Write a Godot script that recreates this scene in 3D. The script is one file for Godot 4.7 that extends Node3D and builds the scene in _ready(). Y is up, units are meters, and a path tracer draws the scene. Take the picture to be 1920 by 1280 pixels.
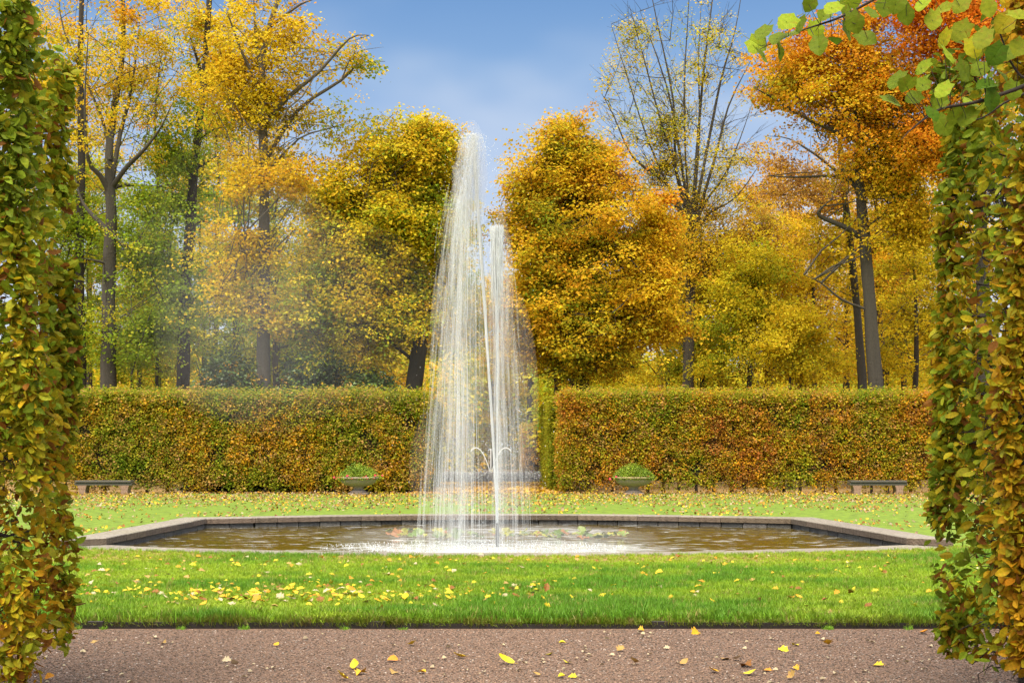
extends Node3D

# Park fountain framed by clipped hornbeam hedges in autumn. Units are metres, y is up, the camera looks along -z.
const F := 2667.0      # focal length in pixels of the 1920 pixel wide photograph
const EYE := 1.25
const GRAVEL_Y := -0.045
const WATER_Y := -0.14
const JET := 21.4     # distance of the nozzle
const FRONT_Y := -0.06 # top of the lower coping along the front of the pool

var rng := RandomNumberGenerator.new()
var nz := FastNoiseLite.new()
var mats := {}
var sprays := []
var near_leaves := []
var ground_leaves := []
var used := {}

# autumn leaf colours, linear
const LEMON := Color(0.80, 0.66, 0.03)
const GOLD := Color(0.82, 0.57, 0.03)
const AMBER := Color(0.76, 0.43, 0.025)
const ORANGE := Color(0.78, 0.33, 0.02)
const FLAME := Color(0.80, 0.24, 0.02)
const OLIVE := Color(0.46, 0.45, 0.03)
const LIME := Color(0.30, 0.42, 0.03)
const GREEN := Color(0.14, 0.23, 0.025)
const DEEP := Color(0.035, 0.07, 0.02)
const RUST := Color(0.36, 0.15, 0.03)
const TAN := Color(0.52, 0.33, 0.12)


# ---------------------------------------------------------------- helpers
func r(a: float, b: float) -> float:
	return rng.randf_range(a, b)


func at(px: float, py: float, d: float) -> Vector3:   # the point at distance d that the photograph shows at (px, py)
	return Vector3((px - 960.0) / F * d, EYE - (py - 852.0) / F * d, -d)


func numbered(called: String) -> String:
	if not used.has(called):
		used[called] = 0
		return called
	used[called] += 1
	return "%s_%03d" % [called, used[called]]


func thing(called: String, label: String, category: String, where := Vector3.ZERO, turn := 0.0, group := "") -> Node3D:
	var o := Node3D.new()
	o.name = numbered(called)
	add_child(o)
	o.position = where
	o.rotation.y = turn
	tag(o, label, category, group)
	return o


func tag(o: Node, label: String, category: String, group := "") -> void:
	o.set_meta("label", label)
	o.set_meta("category", category)
	if group:
		o.set_meta("group", group)


func part(called: String, m: Mesh, mat: Material, parent: Node, t := Transform3D()) -> MeshInstance3D:
	var o := MeshInstance3D.new()
	o.name = called if parent != self else numbered(called)
	o.mesh = m
	if mat:
		o.material_override = mat
	o.transform = t
	parent.add_child(o, true)
	return o


func struct(called: String, m: Mesh, mat: Material) -> MeshInstance3D:
	var o := part(called, m, mat, self)
	o.set_meta("kind", "structure")
	return o


func copies(called: String, m: Mesh, mat: Material, xf: Array, cols: Array, parent: Node) -> MultiMeshInstance3D:
	var mm := MultiMesh.new()
	mm.transform_format = MultiMesh.TRANSFORM_3D
	mm.use_colors = true
	mm.mesh = m
	mm.instance_count = xf.size()
	for i in xf.size():
		mm.set_instance_transform(i, xf[i])
		mm.set_instance_color(i, cols[i])
	var o := MultiMeshInstance3D.new()
	o.name = called if parent != self else numbered(called)
	o.multimesh = mm
	o.material_override = mat
	parent.add_child(o, true)
	o.set_meta("kind", "stuff")
	return o


# a growing list of vertices, normals, colours and indices that becomes one mesh
class Build:
	var v := PackedVector3Array()
	var n := PackedVector3Array()
	var c := PackedColorArray()
	var uv := PackedVector2Array()
	var ix := PackedInt32Array()

	func tri(a: Vector3, b: Vector3, d: Vector3, col := Color.WHITE) -> void:
		var nn := (d - a).cross(b - a).normalized()
		for p in [a, b, d]:
			v.append(p)
			n.append(nn)
			c.append(col)
			uv.append(Vector2(p.x, p.z))
			ix.append(v.size() - 1)

	func quad(a: Vector3, b: Vector3, d: Vector3, e: Vector3, col := Color.WHITE) -> void:
		tri(a, b, d, col)
		tri(a, d, e, col)

	func tube(pts: Array, rad: Array, sides := 6, col := Color.WHITE, wobble := 0.0, cap := false) -> void:
		var first := v.size()
		var side := Vector3.RIGHT
		for i in pts.size():
			var t: Vector3 = (pts[mini(i + 1, pts.size() - 1)] - pts[maxi(i - 1, 0)]).normalized()
			side = side - t * side.dot(t)
			if side.length() < 0.05:
				side = Vector3.FORWARD - t * Vector3.FORWARD.dot(t)
			side = side.normalized()
			var other := t.cross(side)
			for k in sides:
				var a := TAU * k / sides
				var dir := side * cos(a) + other * sin(a)
				var rr: float = rad[i] * (1.0 + wobble * sin(a * 3.0 + i * 1.7) + wobble * sin(a * 2.0 - i * 0.9))
				v.append(pts[i] + dir * rr)
				n.append(dir)
				c.append(col)
				uv.append(Vector2(float(k) / sides, i))
		for i in pts.size() - 1:
			for k in sides:
				var a := first + i * sides + k
				var b := first + i * sides + (k + 1) % sides
				ix.append_array([a, a + sides, b, b, a + sides, b + sides])
		if cap:
			var last := first + (pts.size() - 1) * sides
			v.append(pts[-1])
			n.append((pts[-1] - pts[-2]).normalized())
			c.append(col)
			uv.append(Vector2.ZERO)
			for k in sides:
				ix.append_array([last + k, v.size() - 1, last + (k + 1) % sides])

	func box(lo: Vector3, hi: Vector3, bev := 0.0, col := Color.WHITE) -> void:   # an upright box with chamfered top and vertical edges
		var b := bev
		var x0 := lo.x; var x1 := hi.x; var z0 := lo.z; var z1 := hi.z
		var ring := func(y: float, inset: float) -> Array:
			var q := b + inset
			return [Vector3(x0 + q, y, z0 + inset), Vector3(x1 - q, y, z0 + inset), Vector3(x1 - inset, y, z0 + q), Vector3(x1 - inset, y, z1 - q),
				Vector3(x1 - q, y, z1 - inset), Vector3(x0 + q, y, z1 - inset), Vector3(x0 + inset, y, z1 - q), Vector3(x0 + inset, y, z0 + q)]
		var rings := [ring.call(lo.y, 0.0), ring.call(hi.y - b, 0.0), ring.call(hi.y, b)]
		for j in 2:
			for k in 8:
				var kk := (k + 1) % 8
				quad(rings[j][k], rings[j][kk], rings[j + 1][kk], rings[j + 1][k], col)
		for k in range(1, 7):
			tri(rings[2][0], rings[2][k], rings[2][k + 1], col)
			tri(rings[0][0], rings[0][k + 1], rings[0][k], col)

	func lathe(prof: Array, sides := 24, col := Color.WHITE) -> void:   # profile of Vector2(radius, height), smooth
		var first := v.size()
		for i in prof.size():
			var t: Vector2 = prof[mini(i + 1, prof.size() - 1)] - prof[maxi(i - 1, 0)]
			for k in sides:
				var a := TAU * k / sides
				var dir := Vector3(cos(a), 0, sin(a))
				v.append(dir * prof[i].x + Vector3.UP * prof[i].y)
				n.append((dir * t.y - Vector3.UP * t.x).normalized())
				c.append(col)
				uv.append(Vector2(float(k) / sides, prof[i].y))
		for i in prof.size() - 1:
			for k in sides:
				var a := first + i * sides + k
				var b := first + i * sides + (k + 1) % sides
				ix.append_array([a, b, a + sides, b, b + sides, a + sides])

	func done(flat := false) -> ArrayMesh:
		var m := ArrayMesh.new()
		var s := []
		s.resize(Mesh.ARRAY_MAX)
		s[Mesh.ARRAY_VERTEX] = v
		if not flat:
			s[Mesh.ARRAY_NORMAL] = n
		s[Mesh.ARRAY_COLOR] = c
		s[Mesh.ARRAY_TEX_UV] = uv
		s[Mesh.ARRAY_INDEX] = ix
		m.add_surface_from_arrays(Mesh.PRIMITIVE_TRIANGLES, s)
		return m


func noise_tex(freq: float, seed_: int, size := 512, ramp: Array = [], normal := false, bump := 6.0, octaves := 5) -> NoiseTexture2D:
	var f := FastNoiseLite.new()
	f.seed = seed_
	f.frequency = freq
	f.noise_type = FastNoiseLite.TYPE_SIMPLEX_SMOOTH
	f.fractal_octaves = octaves
	var t := NoiseTexture2D.new()
	t.noise = f
	t.width = size
	t.height = size
	t.seamless = true
	t.as_normal_map = normal
	t.bump_strength = bump
	if ramp:
		var g := Gradient.new()
		g.offsets = PackedFloat32Array(range(ramp.size()).map(func(i): return float(i) / (ramp.size() - 1)))
		g.colors = PackedColorArray(ramp.map(func(c): return c.linear_to_srgb()))
		t.color_ramp = g
	return t


func surface(col: Color, rough := 0.8, tex: Texture2D = null, scale := 1.0, bump: Texture2D = null, depth := 1.0, verts := false) -> StandardMaterial3D:
	var m := StandardMaterial3D.new()
	m.albedo_color = col.linear_to_srgb()
	m.roughness = rough
	m.vertex_color_use_as_albedo = verts
	m.cull_mode = BaseMaterial3D.CULL_DISABLED
	if tex or bump:
		m.uv1_triplanar = true
		m.uv1_world_triplanar = true
		m.uv1_scale = Vector3.ONE * scale
	m.albedo_texture = tex
	if bump:
		m.heightmap_enabled = true
		m.heightmap_texture = bump
		m.heightmap_scale = depth
	return m


func leafy(back: float, rough: float, spec := 0.35) -> StandardMaterial3D:
	var m := surface(Color.WHITE, rough, null, 1.0, null, 1.0, true)
	m.metallic_specular = spec
	m.backlight_enabled = true
	m.backlight = Color(back, back, back)
	return m


# ---------------------------------------------------------------- leaves
func spray(seed_: int, count: int, radius: float, flat_: float, size: float) -> ArrayMesh:   # a spray of small leaves on a forked twig, for crowns seen from far off
	rng.seed = seed_
	var b := Build.new()
	for i in count:
		var p := Vector3(rng.randfn(), rng.randfn() * flat_, rng.randfn()) * radius * 0.5
		var dir := (Vector3(p.x, 0, p.z).normalized() + Vector3(r(-0.8, 0.8), r(-1.0, 0.25), r(-0.8, 0.8))).normalized()
		var nrm := (Vector3.UP + Vector3(r(-1, 1), r(-0.5, 0.5), r(-1, 1)) * 0.9)
		var side := dir.cross(nrm).normalized()
		nrm = side.cross(dir)
		var l := size * r(0.65, 1.25)
		var w := l * r(0.36, 0.46)
		var s := r(0.72, 1.2)
		var col := Color(s * r(0.9, 1.1), s * r(0.78, 1.15), s)
		var mid := p + dir * l * 0.45
		var drop := nrm * l * r(0.05, 0.2)
		b.tri(p, mid - side * w + drop, p + dir * l, col)
		b.tri(p, p + dir * l, mid + side * w + drop, col)
	for i in 3:
		var e := Vector3(r(-1, 1), r(-0.3, 0.3), r(-1, 1)) * radius * 0.7
		b.tri(Vector3(0, -0.012, 0), e, Vector3(0, 0.012, 0), Color(0.09, 0.08, 0.3))
	return b.done(true)


func broad_leaf(length: float, half: float, lobes: int, curl: float, fold: float, heart := 0.0, stalk := 0.0) -> ArrayMesh:   # a leaf folded along its midrib; +z is the tip, +y the upper face
	var b := Build.new()
	var n := 8
	var mid := []
	var left := []
	var right := []
	for i in n + 1:
		var t := float(i) / n
		var w := half * pow(sin(PI * pow(t, 0.8)), 0.72)
		if i == 0:
			w = half * heart
		if lobes:
			w *= 1.0 + 0.42 * cos(t * PI * lobes * 2.0 + 0.4)
		else:
			w *= 1.0 + (0.05 if i % 2 else -0.05)
		var y := curl * length * (t - 0.15) * (t - 0.15)
		var back := heart * length * 0.25 if i == 0 else 0.0
		mid.append(Vector3(0, y, t * length))
		left.append(Vector3(-w, y + w * fold + 0.02 * length * sin(t * 9.0), t * length + w * 0.12 - back))
		right.append(Vector3(w, y + w * fold - 0.02 * length * sin(t * 7.0 + 1.0), t * length + w * 0.12 - back))
	for i in n:
		var shade := Color(1, 1, 1) if i % 2 else Color(0.9, 0.93, 0.9)
		b.quad(mid[i], mid[i + 1], left[i + 1], left[i], shade)
		b.quad(mid[i], right[i], right[i + 1], mid[i + 1], shade * 0.97)
	if stalk > 0.0:
		b.tube([Vector3(0, 0, -stalk), Vector3.ZERO], [0.0012, 0.0012], 3, Color(0.7, 0.55, 0.5))
	for i in b.v.size():
		b.uv[i] = Vector2(b.v[i].x / (half * 2.0) + 0.5, b.v[i].z / length)
	return b.done()


func vein_images() -> Array:
	var im := Image.create(128, 128, false, Image.FORMAT_RGB8)
	var hm := Image.create(128, 128, false, Image.FORMAT_RGB8)
	for y in 128:
		for x in 128:
			var u := absf(x / 127.0 - 0.5)
			var t := y / 127.0
			var vein := absf(fposmod((t - u * 0.75) * 9.0, 1.0) - 0.5)
			var line := maxf(smoothstep(0.12, 0.0, vein) * 0.7, smoothstep(0.025, 0.0, u))
			var mott := 0.5 + 0.5 * nz.get_noise_2d(x * 3.0, y * 3.0)
			var spot := smoothstep(0.36, 0.5, nz.get_noise_2d(x * 2.2 + 400.0, y * 2.2))
			var g := lerpf(0.88, 1.0, mott)
			im.set_pixel(x, y, Color(minf(g + line * 0.03, 1.0), minf(g * lerpf(1.0, 0.9, spot) + line * 0.03, 1.0), g * 0.9))
			var h := 0.6 - line * 0.5
			hm.set_pixel(x, y, Color(h, h, h))
	hm.bump_map_to_normal_map(3.0)
	return [ImageTexture.create_from_image(im), ImageTexture.create_from_image(hm)]


func pick(gradient: Array, u: float) -> Color:   # a colour of an ordered palette
	var k := clampf(u, 0.0, 0.9999) * (gradient.size() - 1)
	return gradient[int(k)].lerp(gradient[int(k) + 1], k - int(k))


func turned(dir: Vector3, up: Vector3, p: Vector3, s: float) -> Transform3D:   # +z of the mesh along dir, +y near up
	var z := dir.normalized()
	var x := up.cross(z)
	if x.length() < 0.01:
		x = Vector3.RIGHT.cross(z)
	x = x.normalized()
	return Transform3D(Basis(x * s, z.cross(x) * s, z * s), p)


# ---------------------------------------------------------------- trees
func bent(a: Vector3, b: Vector3, lift: float, jitter: float, n := 5) -> Array:
	var mid := (a + b) * 0.5 + Vector3(r(-1, 1), r(-0.6, 0.6), r(-1, 1)) * jitter + Vector3.UP * lift
	var pts := []
	for i in n + 1:
		var t := float(i) / n
		var j := jitter * 0.25 if i > 0 and i < n else 0.0
		pts.append(a * (1 - t) * (1 - t) + mid * 2 * t * (1 - t) + b * t * t + Vector3(r(-1, 1), r(-1, 1), r(-1, 1)) * j)
	return pts


func smooth(pts: Array, steps := 3) -> Array:
	var out := []
	for i in pts.size() - 1:
		var p0: Vector3 = pts[maxi(i - 1, 0)]
		var p1: Vector3 = pts[i]
		var p2: Vector3 = pts[i + 1]
		var p3: Vector3 = pts[mini(i + 2, pts.size() - 1)]
		for k in steps:
			out.append(p1.cubic_interpolate(p2, p0, p3, float(k) / steps))
	out.append(pts[-1])
	return out


func taper(n: int, r0: float, r1: float, flare := 0.0) -> Array:
	var out := []
	for i in n:
		var t := float(i) / maxf(n - 1, 1)
		out.append(lerpf(r0, r1, t) * (1.0 + flare * pow(maxf(0.0, 1.0 - t * 7.0), 2.0)))
	return out


# trunk: world points from the ground up; limbs: [points, radius]; lobes: [centre, radii, number of sprays, palette, gap 0..1]
func tree(called: String, label: String, group: String, trunk: Array, r0: float, r1: float, limbs: Array, lobes: Array, twigs: int, kind: int, bark: String, size := 1.0) -> Node3D:
	var base: Vector3 = trunk[0]
	base.y = -0.06
	var root := thing(called, label, "tree", base, 0.0, group)
	var skeleton := []
	var b := Build.new()
	var pts := smooth(trunk.map(func(p): return p - base), 4)
	b.tube(pts, taper(pts.size(), r0, r1, 0.55), 10, Color.WHITE, 0.05)
	part("trunk", b.done(), mats[bark], root)
	for i in range(pts.size() / 4, pts.size()):
		skeleton.append(pts[i])
	for l in limbs:
		b = Build.new()
		var lp := smooth(l[0].map(func(p): return p - base), 3)
		b.tube(lp, taper(lp.size(), l[1], l[1] * 0.1), 6, Color.WHITE, 0.06)
		part("branch", b.done(), mats[bark], root)
		for i in range(2, lp.size()):
			skeleton.append(lp[i])
	b = Build.new()
	var xf := []
	var cols := []
	for lobe in lobes:
		var c: Vector3 = lobe[0] - base
		var rad: Vector3 = lobe[1]
		var gap: float = lobe[4]
		var pal: Array = lobe[3]
		var per := 11 if gap < 0.45 else 8
		for i in ceili(float(lobe[2]) * 1.15 / per):
			# a branch from the skeleton out into the crown, with sprays of leaves along its outer part
			var dir := Vector3(rng.randfn(), rng.randfn() * 0.9 + 0.1, rng.randfn()).normalized() * pow(rng.randf(), 0.4) * r(0.8, 1.28)
			var target := c + dir * rad
			var from: Vector3 = skeleton[0]
			var best := 1e9
			for k in 16:
				var s: Vector3 = skeleton[rng.randi() % skeleton.size()]
				var cost := s.distance_to(target) + maxf(0.0, s.y - target.y + 0.3) * 1.6
				if cost < best:
					best = cost
					from = s
			best = from.distance_to(target)
			var tp := bent(from, target, r(-0.05, 0.3) * best * 0.3, minf(best * 0.09, 0.4), 5)
			b.tube(tp, taper(tp.size(), clampf(best * 0.009, 0.008, 0.05) * r(0.6, 1.0), 0.004), 4, Color.WHITE)
			skeleton.append_array(tp.slice(3))
			if twigs > 100:
				for k in 5:
					var s: Vector3 = tp[2 + rng.randi() % 4]
					var e := s + (dir.normalized() * Vector3(0.7, 0.3, 0.7) + Vector3(r(-0.6, 0.6), r(0.0, 1.1), r(-0.6, 0.6))) * r(0.4, 1.1)
					b.tube([s, (s + e) * 0.5 + Vector3(r(-1, 1), r(-1, 1), r(-1, 1)) * 0.05, e], [0.010, 0.007, 0.003], 3, Color.WHITE)
			var hue := 0.6 * nz.get_noise_3d((target.x + base.x) * 11.0 + 300, (target.y + base.y) * 14.0, (target.z + base.z) * 11.0) + r(-0.16, 0.16)
			for q in per:
				var along := sqrt(r(0.12, 1.05))
				var f := along * (tp.size() - 1)
				var i0 := mini(int(f), tp.size() - 2)
				var p: Vector3 = tp[i0].lerp(tp[i0 + 1], f - i0)
				var loose := clampf(best * 0.18, 0.18, 0.6)
				p += Vector3(rng.randfn() * loose, rng.randfn() * loose * 0.6 - 0.06, rng.randfn() * loose)
				var w := p + base
				if nz.get_noise_3d(w.x * 30.0, w.y * 38.0, w.z * 30.0) * 0.85 + r(-0.2, 0.2) < (gap - 0.5) * 0.9:
					continue
				var tilt := Basis(Vector3(r(-1, 1), 0, r(-1, 1)).normalized(), r(0.0, 0.8)) * Basis(Vector3.UP, r(0, TAU))
				xf.append(Transform3D(tilt.scaled(Vector3.ONE * size * r(0.7, 1.2)), p))
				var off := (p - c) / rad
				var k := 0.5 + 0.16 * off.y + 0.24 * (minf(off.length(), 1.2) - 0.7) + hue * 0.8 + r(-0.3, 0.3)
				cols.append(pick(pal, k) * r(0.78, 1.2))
	if b.v.size():
		part("twigs", b.done(), mats[bark], root).set_meta("kind", "stuff")
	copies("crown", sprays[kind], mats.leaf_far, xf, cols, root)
	return root


func lobe(px: float, py: float, rx: float, ry: float, d: float, count: int, pal: Array, gap := 0.35, rz := 0.0) -> Array:
	return [at(px, py, d), Vector3(rx, ry, rz if rz > 0.0 else rx) * d / F, count, pal, gap]


func trail(d: float, px: Array, dz := 0.0) -> Array:   # points given as [x, y, x, y ...] in the photograph, at one distance that may drift by dz
	var out := []
	for i in range(0, px.size(), 2):
		out.append(at(px[i], px[i + 1], d + dz * i / maxf(px.size() - 2, 1)))
	return out


# a tree of the wood behind: trunk foot at x = px, crown from top to bottom
func wood_tree(called: String, label: String, px: float, d: float, r0: float, top: float, bottom: float, half: float, count: int, pal: Array, gap: float, kind := 0, lean := 0.0, size := 1.0) -> Node3D:
	var foot := at(px, 852, d)
	var crown_top := at(px + lean, top, d)
	var h := crown_top.y
	var trunk := [Vector3(foot.x, -0.06, -d)]
	for t in [0.18, 0.36, 0.54, 0.7, 0.82]:
		trunk.append(Vector3(lerpf(foot.x, crown_top.x, t) + r(-0.15, 0.15), h * t, -d + r(-0.2, 0.2)))
	var mid := (top + bottom) * 0.5
	var ry := (bottom - top) * 0.5
	var lobes := [
		lobe(px + lean * 0.7, mid - ry * 0.35, half * 0.78, ry * 0.66, d, int(count * 0.4), pal, gap),
		lobe(px + lean * 0.4 - half * 0.4, mid + ry * 0.25, half * 0.8, ry * 0.75, d - 0.5, int(count * 0.3), pal, gap),
		lobe(px + lean * 0.4 + half * 0.45, mid + ry * 0.3, half * 0.8, ry * 0.75, d + 0.5, int(count * 0.3), pal, gap)]
	return tree(called, label, "trees of the wood behind the hedges", trunk, r0, r0 * 0.15, [], lobes, 26, kind, "bark_dark", size)


# ---------------------------------------------------------------- setting
func pool_outline(grow: float, n := 12) -> PackedVector2Array:   # plan (x, z), clockwise from the back left corner
	var cx := -0.25
	var pts := PackedVector2Array()
	var w := 5.5 + grow
	var arc := func(x0: float, x1: float, z0: float, bulge: float) -> void:
		for i in n + 1:
			var t := float(i) / n
			pts.append(Vector2(lerpf(x0, x1, t), z0 + bulge * 4.0 * t * (1.0 - t)))
	pts.append(Vector2(cx - w, -26.75 - grow))
	arc.call(cx - 4.65 - grow * 0.4, cx + 4.65 + grow * 0.4, -27.15 - grow, -1.2)
	pts.append(Vector2(cx + w, -26.75 - grow))
	arc.call(5.72 + grow, -5.88 - grow, -20.6 + grow, 1.6)
	return pts


func rise(x: float, z: float) -> float:   # the lawn dips gently towards the front of the pool
	var d := -z
	return -0.075 * smoothstep(13.0, 18.2, d) * (1.0 - smoothstep(20.3, 21.6, d)) * (1.0 - smoothstep(7.0, 11.0, absf(x)))


func lawn_sheet() -> ArrayMesh:
	var b := Build.new()
	var hole := pool_outline(0.26)
	var cell := 0.2
	for j in 175:
		for i in 125:
			var x := -12.5 + i * cell
			var z := -10.6 - j * cell
			if in_pool(x + cell * 0.5, z - cell * 0.5, hole):
				continue
			var p := []
			for q in [[0.0, 0.0], [0.0, -cell], [cell, -cell], [cell, 0.0]]:
				p.append(Vector3(x + q[0], rise(x + q[0], z + q[1]), z + q[1]))
			b.quad(p[0], p[1], p[2], p[3])
	for x in [[-24.0, -12.5], [12.5, 24.0]]:
		b.quad(Vector3(x[0], 0, -10.6), Vector3(x[0], 0, -45.6), Vector3(x[1], 0, -45.6), Vector3(x[1], 0, -10.6))
	return b.done()


func holed(rect: Rect2, y: float, hole: PackedVector2Array) -> ArrayMesh:   # a level sheet with the pool cut out of it
	var b := Build.new()
	var cx := -0.25
	for half in [[rect.position.x, cx], [cx, rect.end.x]]:
		var outer := PackedVector2Array([Vector2(half[0], rect.position.y), Vector2(half[1], rect.position.y), Vector2(half[1], rect.end.y), Vector2(half[0], rect.end.y)])
		for poly in Geometry2D.clip_polygons(outer, hole):
			var ix := Geometry2D.triangulate_polygon(poly)
			for i in range(0, ix.size(), 3):
				var p := [poly[ix[i]], poly[ix[i + 1]], poly[ix[i + 2]]]
				var a := Vector3(p[0].x, y, p[0].y)
				var c := Vector3(p[1].x, y, p[1].y)
				var d := Vector3(p[2].x, y, p[2].y)
				if (d - a).cross(c - a).y < 0:
					b.tri(a, d, c)
				else:
					b.tri(a, c, d)
	return b.done()


func in_pool(x: float, z: float, outline: PackedVector2Array) -> bool:
	return Geometry2D.is_point_in_polygon(Vector2(x, z), outline)


func make_sky() -> PanoramaSkyMaterial:
	var w := 1024
	var h := 512
	var im := Image.create(w, h, false, Image.FORMAT_RGBF)
	var n := FastNoiseLite.new()
	n.seed = 11
	n.fractal_octaves = 5
	n.frequency = 0.9
	var ramp := [[0.0, Color(0.68, 0.72, 0.78)], [0.12, Color(0.50, 0.57, 0.68)], [0.2, Color(0.32, 0.44, 0.65)], [0.26, Color(0.15, 0.305, 0.56)], [0.31, Color(0.07, 0.215, 0.48)], [0.45, Color(0.055, 0.16, 0.44)], [1.0, Color(0.05, 0.13, 0.38)]]
	for y in h:
		var el := PI * (0.5 - (y + 0.5) / h)
		var s := sin(el)
		var base := Color(0.3, 0.28, 0.22)
		if s >= 0:
			for i in ramp.size() - 1:
				if s >= ramp[i][0]:
					base = ramp[i][1].lerp(ramp[i + 1][1], clampf((s - ramp[i][0]) / (ramp[i + 1][0] - ramp[i][0]), 0, 1))
		for x in w:
			var c := base
			if s >= 0:
				var a := TAU * x / w
				var q := Vector3(cos(a) * cos(el), s * 2.6, sin(a) * cos(el))
				var k := smoothstep(-0.12, 0.5, n.get_noise_3dv(q * 1.6) + 0.35 * n.get_noise_3dv(q * 5.0))
				var high := smoothstep(0.3, 0.8, s)
				c = base.lerp(Color(0.62, 0.66, 0.72).lerp(Color(1.65, 1.65, 1.62), high), minf(k * 0.75 + 0.12 + 0.6 * high, 1.0))
			im.set_pixel(x, y, c)
	var m := PanoramaSkyMaterial.new()
	m.panorama = ImageTexture.create_from_image(im)
	return m


func _ready() -> void:
	# camera: at eye height, level, with the lens shifted up
	var cam := Camera3D.new()
	cam.name = "camera"
	cam.projection = Camera3D.PROJECTION_FRUSTUM
	cam.near = 0.1
	cam.far = 2000.0
	cam.size = 0.1 * 1280.0 / F
	cam.frustum_offset = Vector2(0, 0.1 * (852.0 - 640.0) / F)
	cam.position = Vector3(0, EYE, 0)
	cam.current = true
	add_child(cam)

	# sky, sun and exposure
	nz.seed = 5
	nz.frequency = 0.01
	nz.fractal_octaves = 3
	var env := Environment.new()
	env.background_mode = Environment.BG_SKY
	env.sky = Sky.new()
	env.sky.sky_material = make_sky()
	env.background_energy_multiplier = 0.25
	env.tonemap_mode = Environment.TONE_MAPPER_LINEAR
	env.tonemap_exposure = 5.2
	env.sdfgi_enabled = true
	env.ssao_enabled = true
	env.ssil_enabled = true
	env.volumetric_fog_enabled = true
	env.volumetric_fog_density = 0.0
	var world := WorldEnvironment.new()
	world.name = "world"
	world.environment = env
	add_child(world)
	var sun := DirectionalLight3D.new()
	sun.name = "sun"
	sun.light_energy = 0.38
	sun.light_angular_distance = 45.0
	sun.light_color = Color(1.0, 0.94, 0.84)
	sun.shadow_enabled = true
	add_child(sun)
	sun.look_at_from_position(Vector3(-10, 58, 40), Vector3.ZERO)

	make_materials()
	ground()
	pool()
	far_hedges()
	trees()
	near_hedges()
	linden_branch()
	furniture()
	behind_gap()
	fountain()
	lilies()
	grass()
	fallen_leaves()


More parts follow.
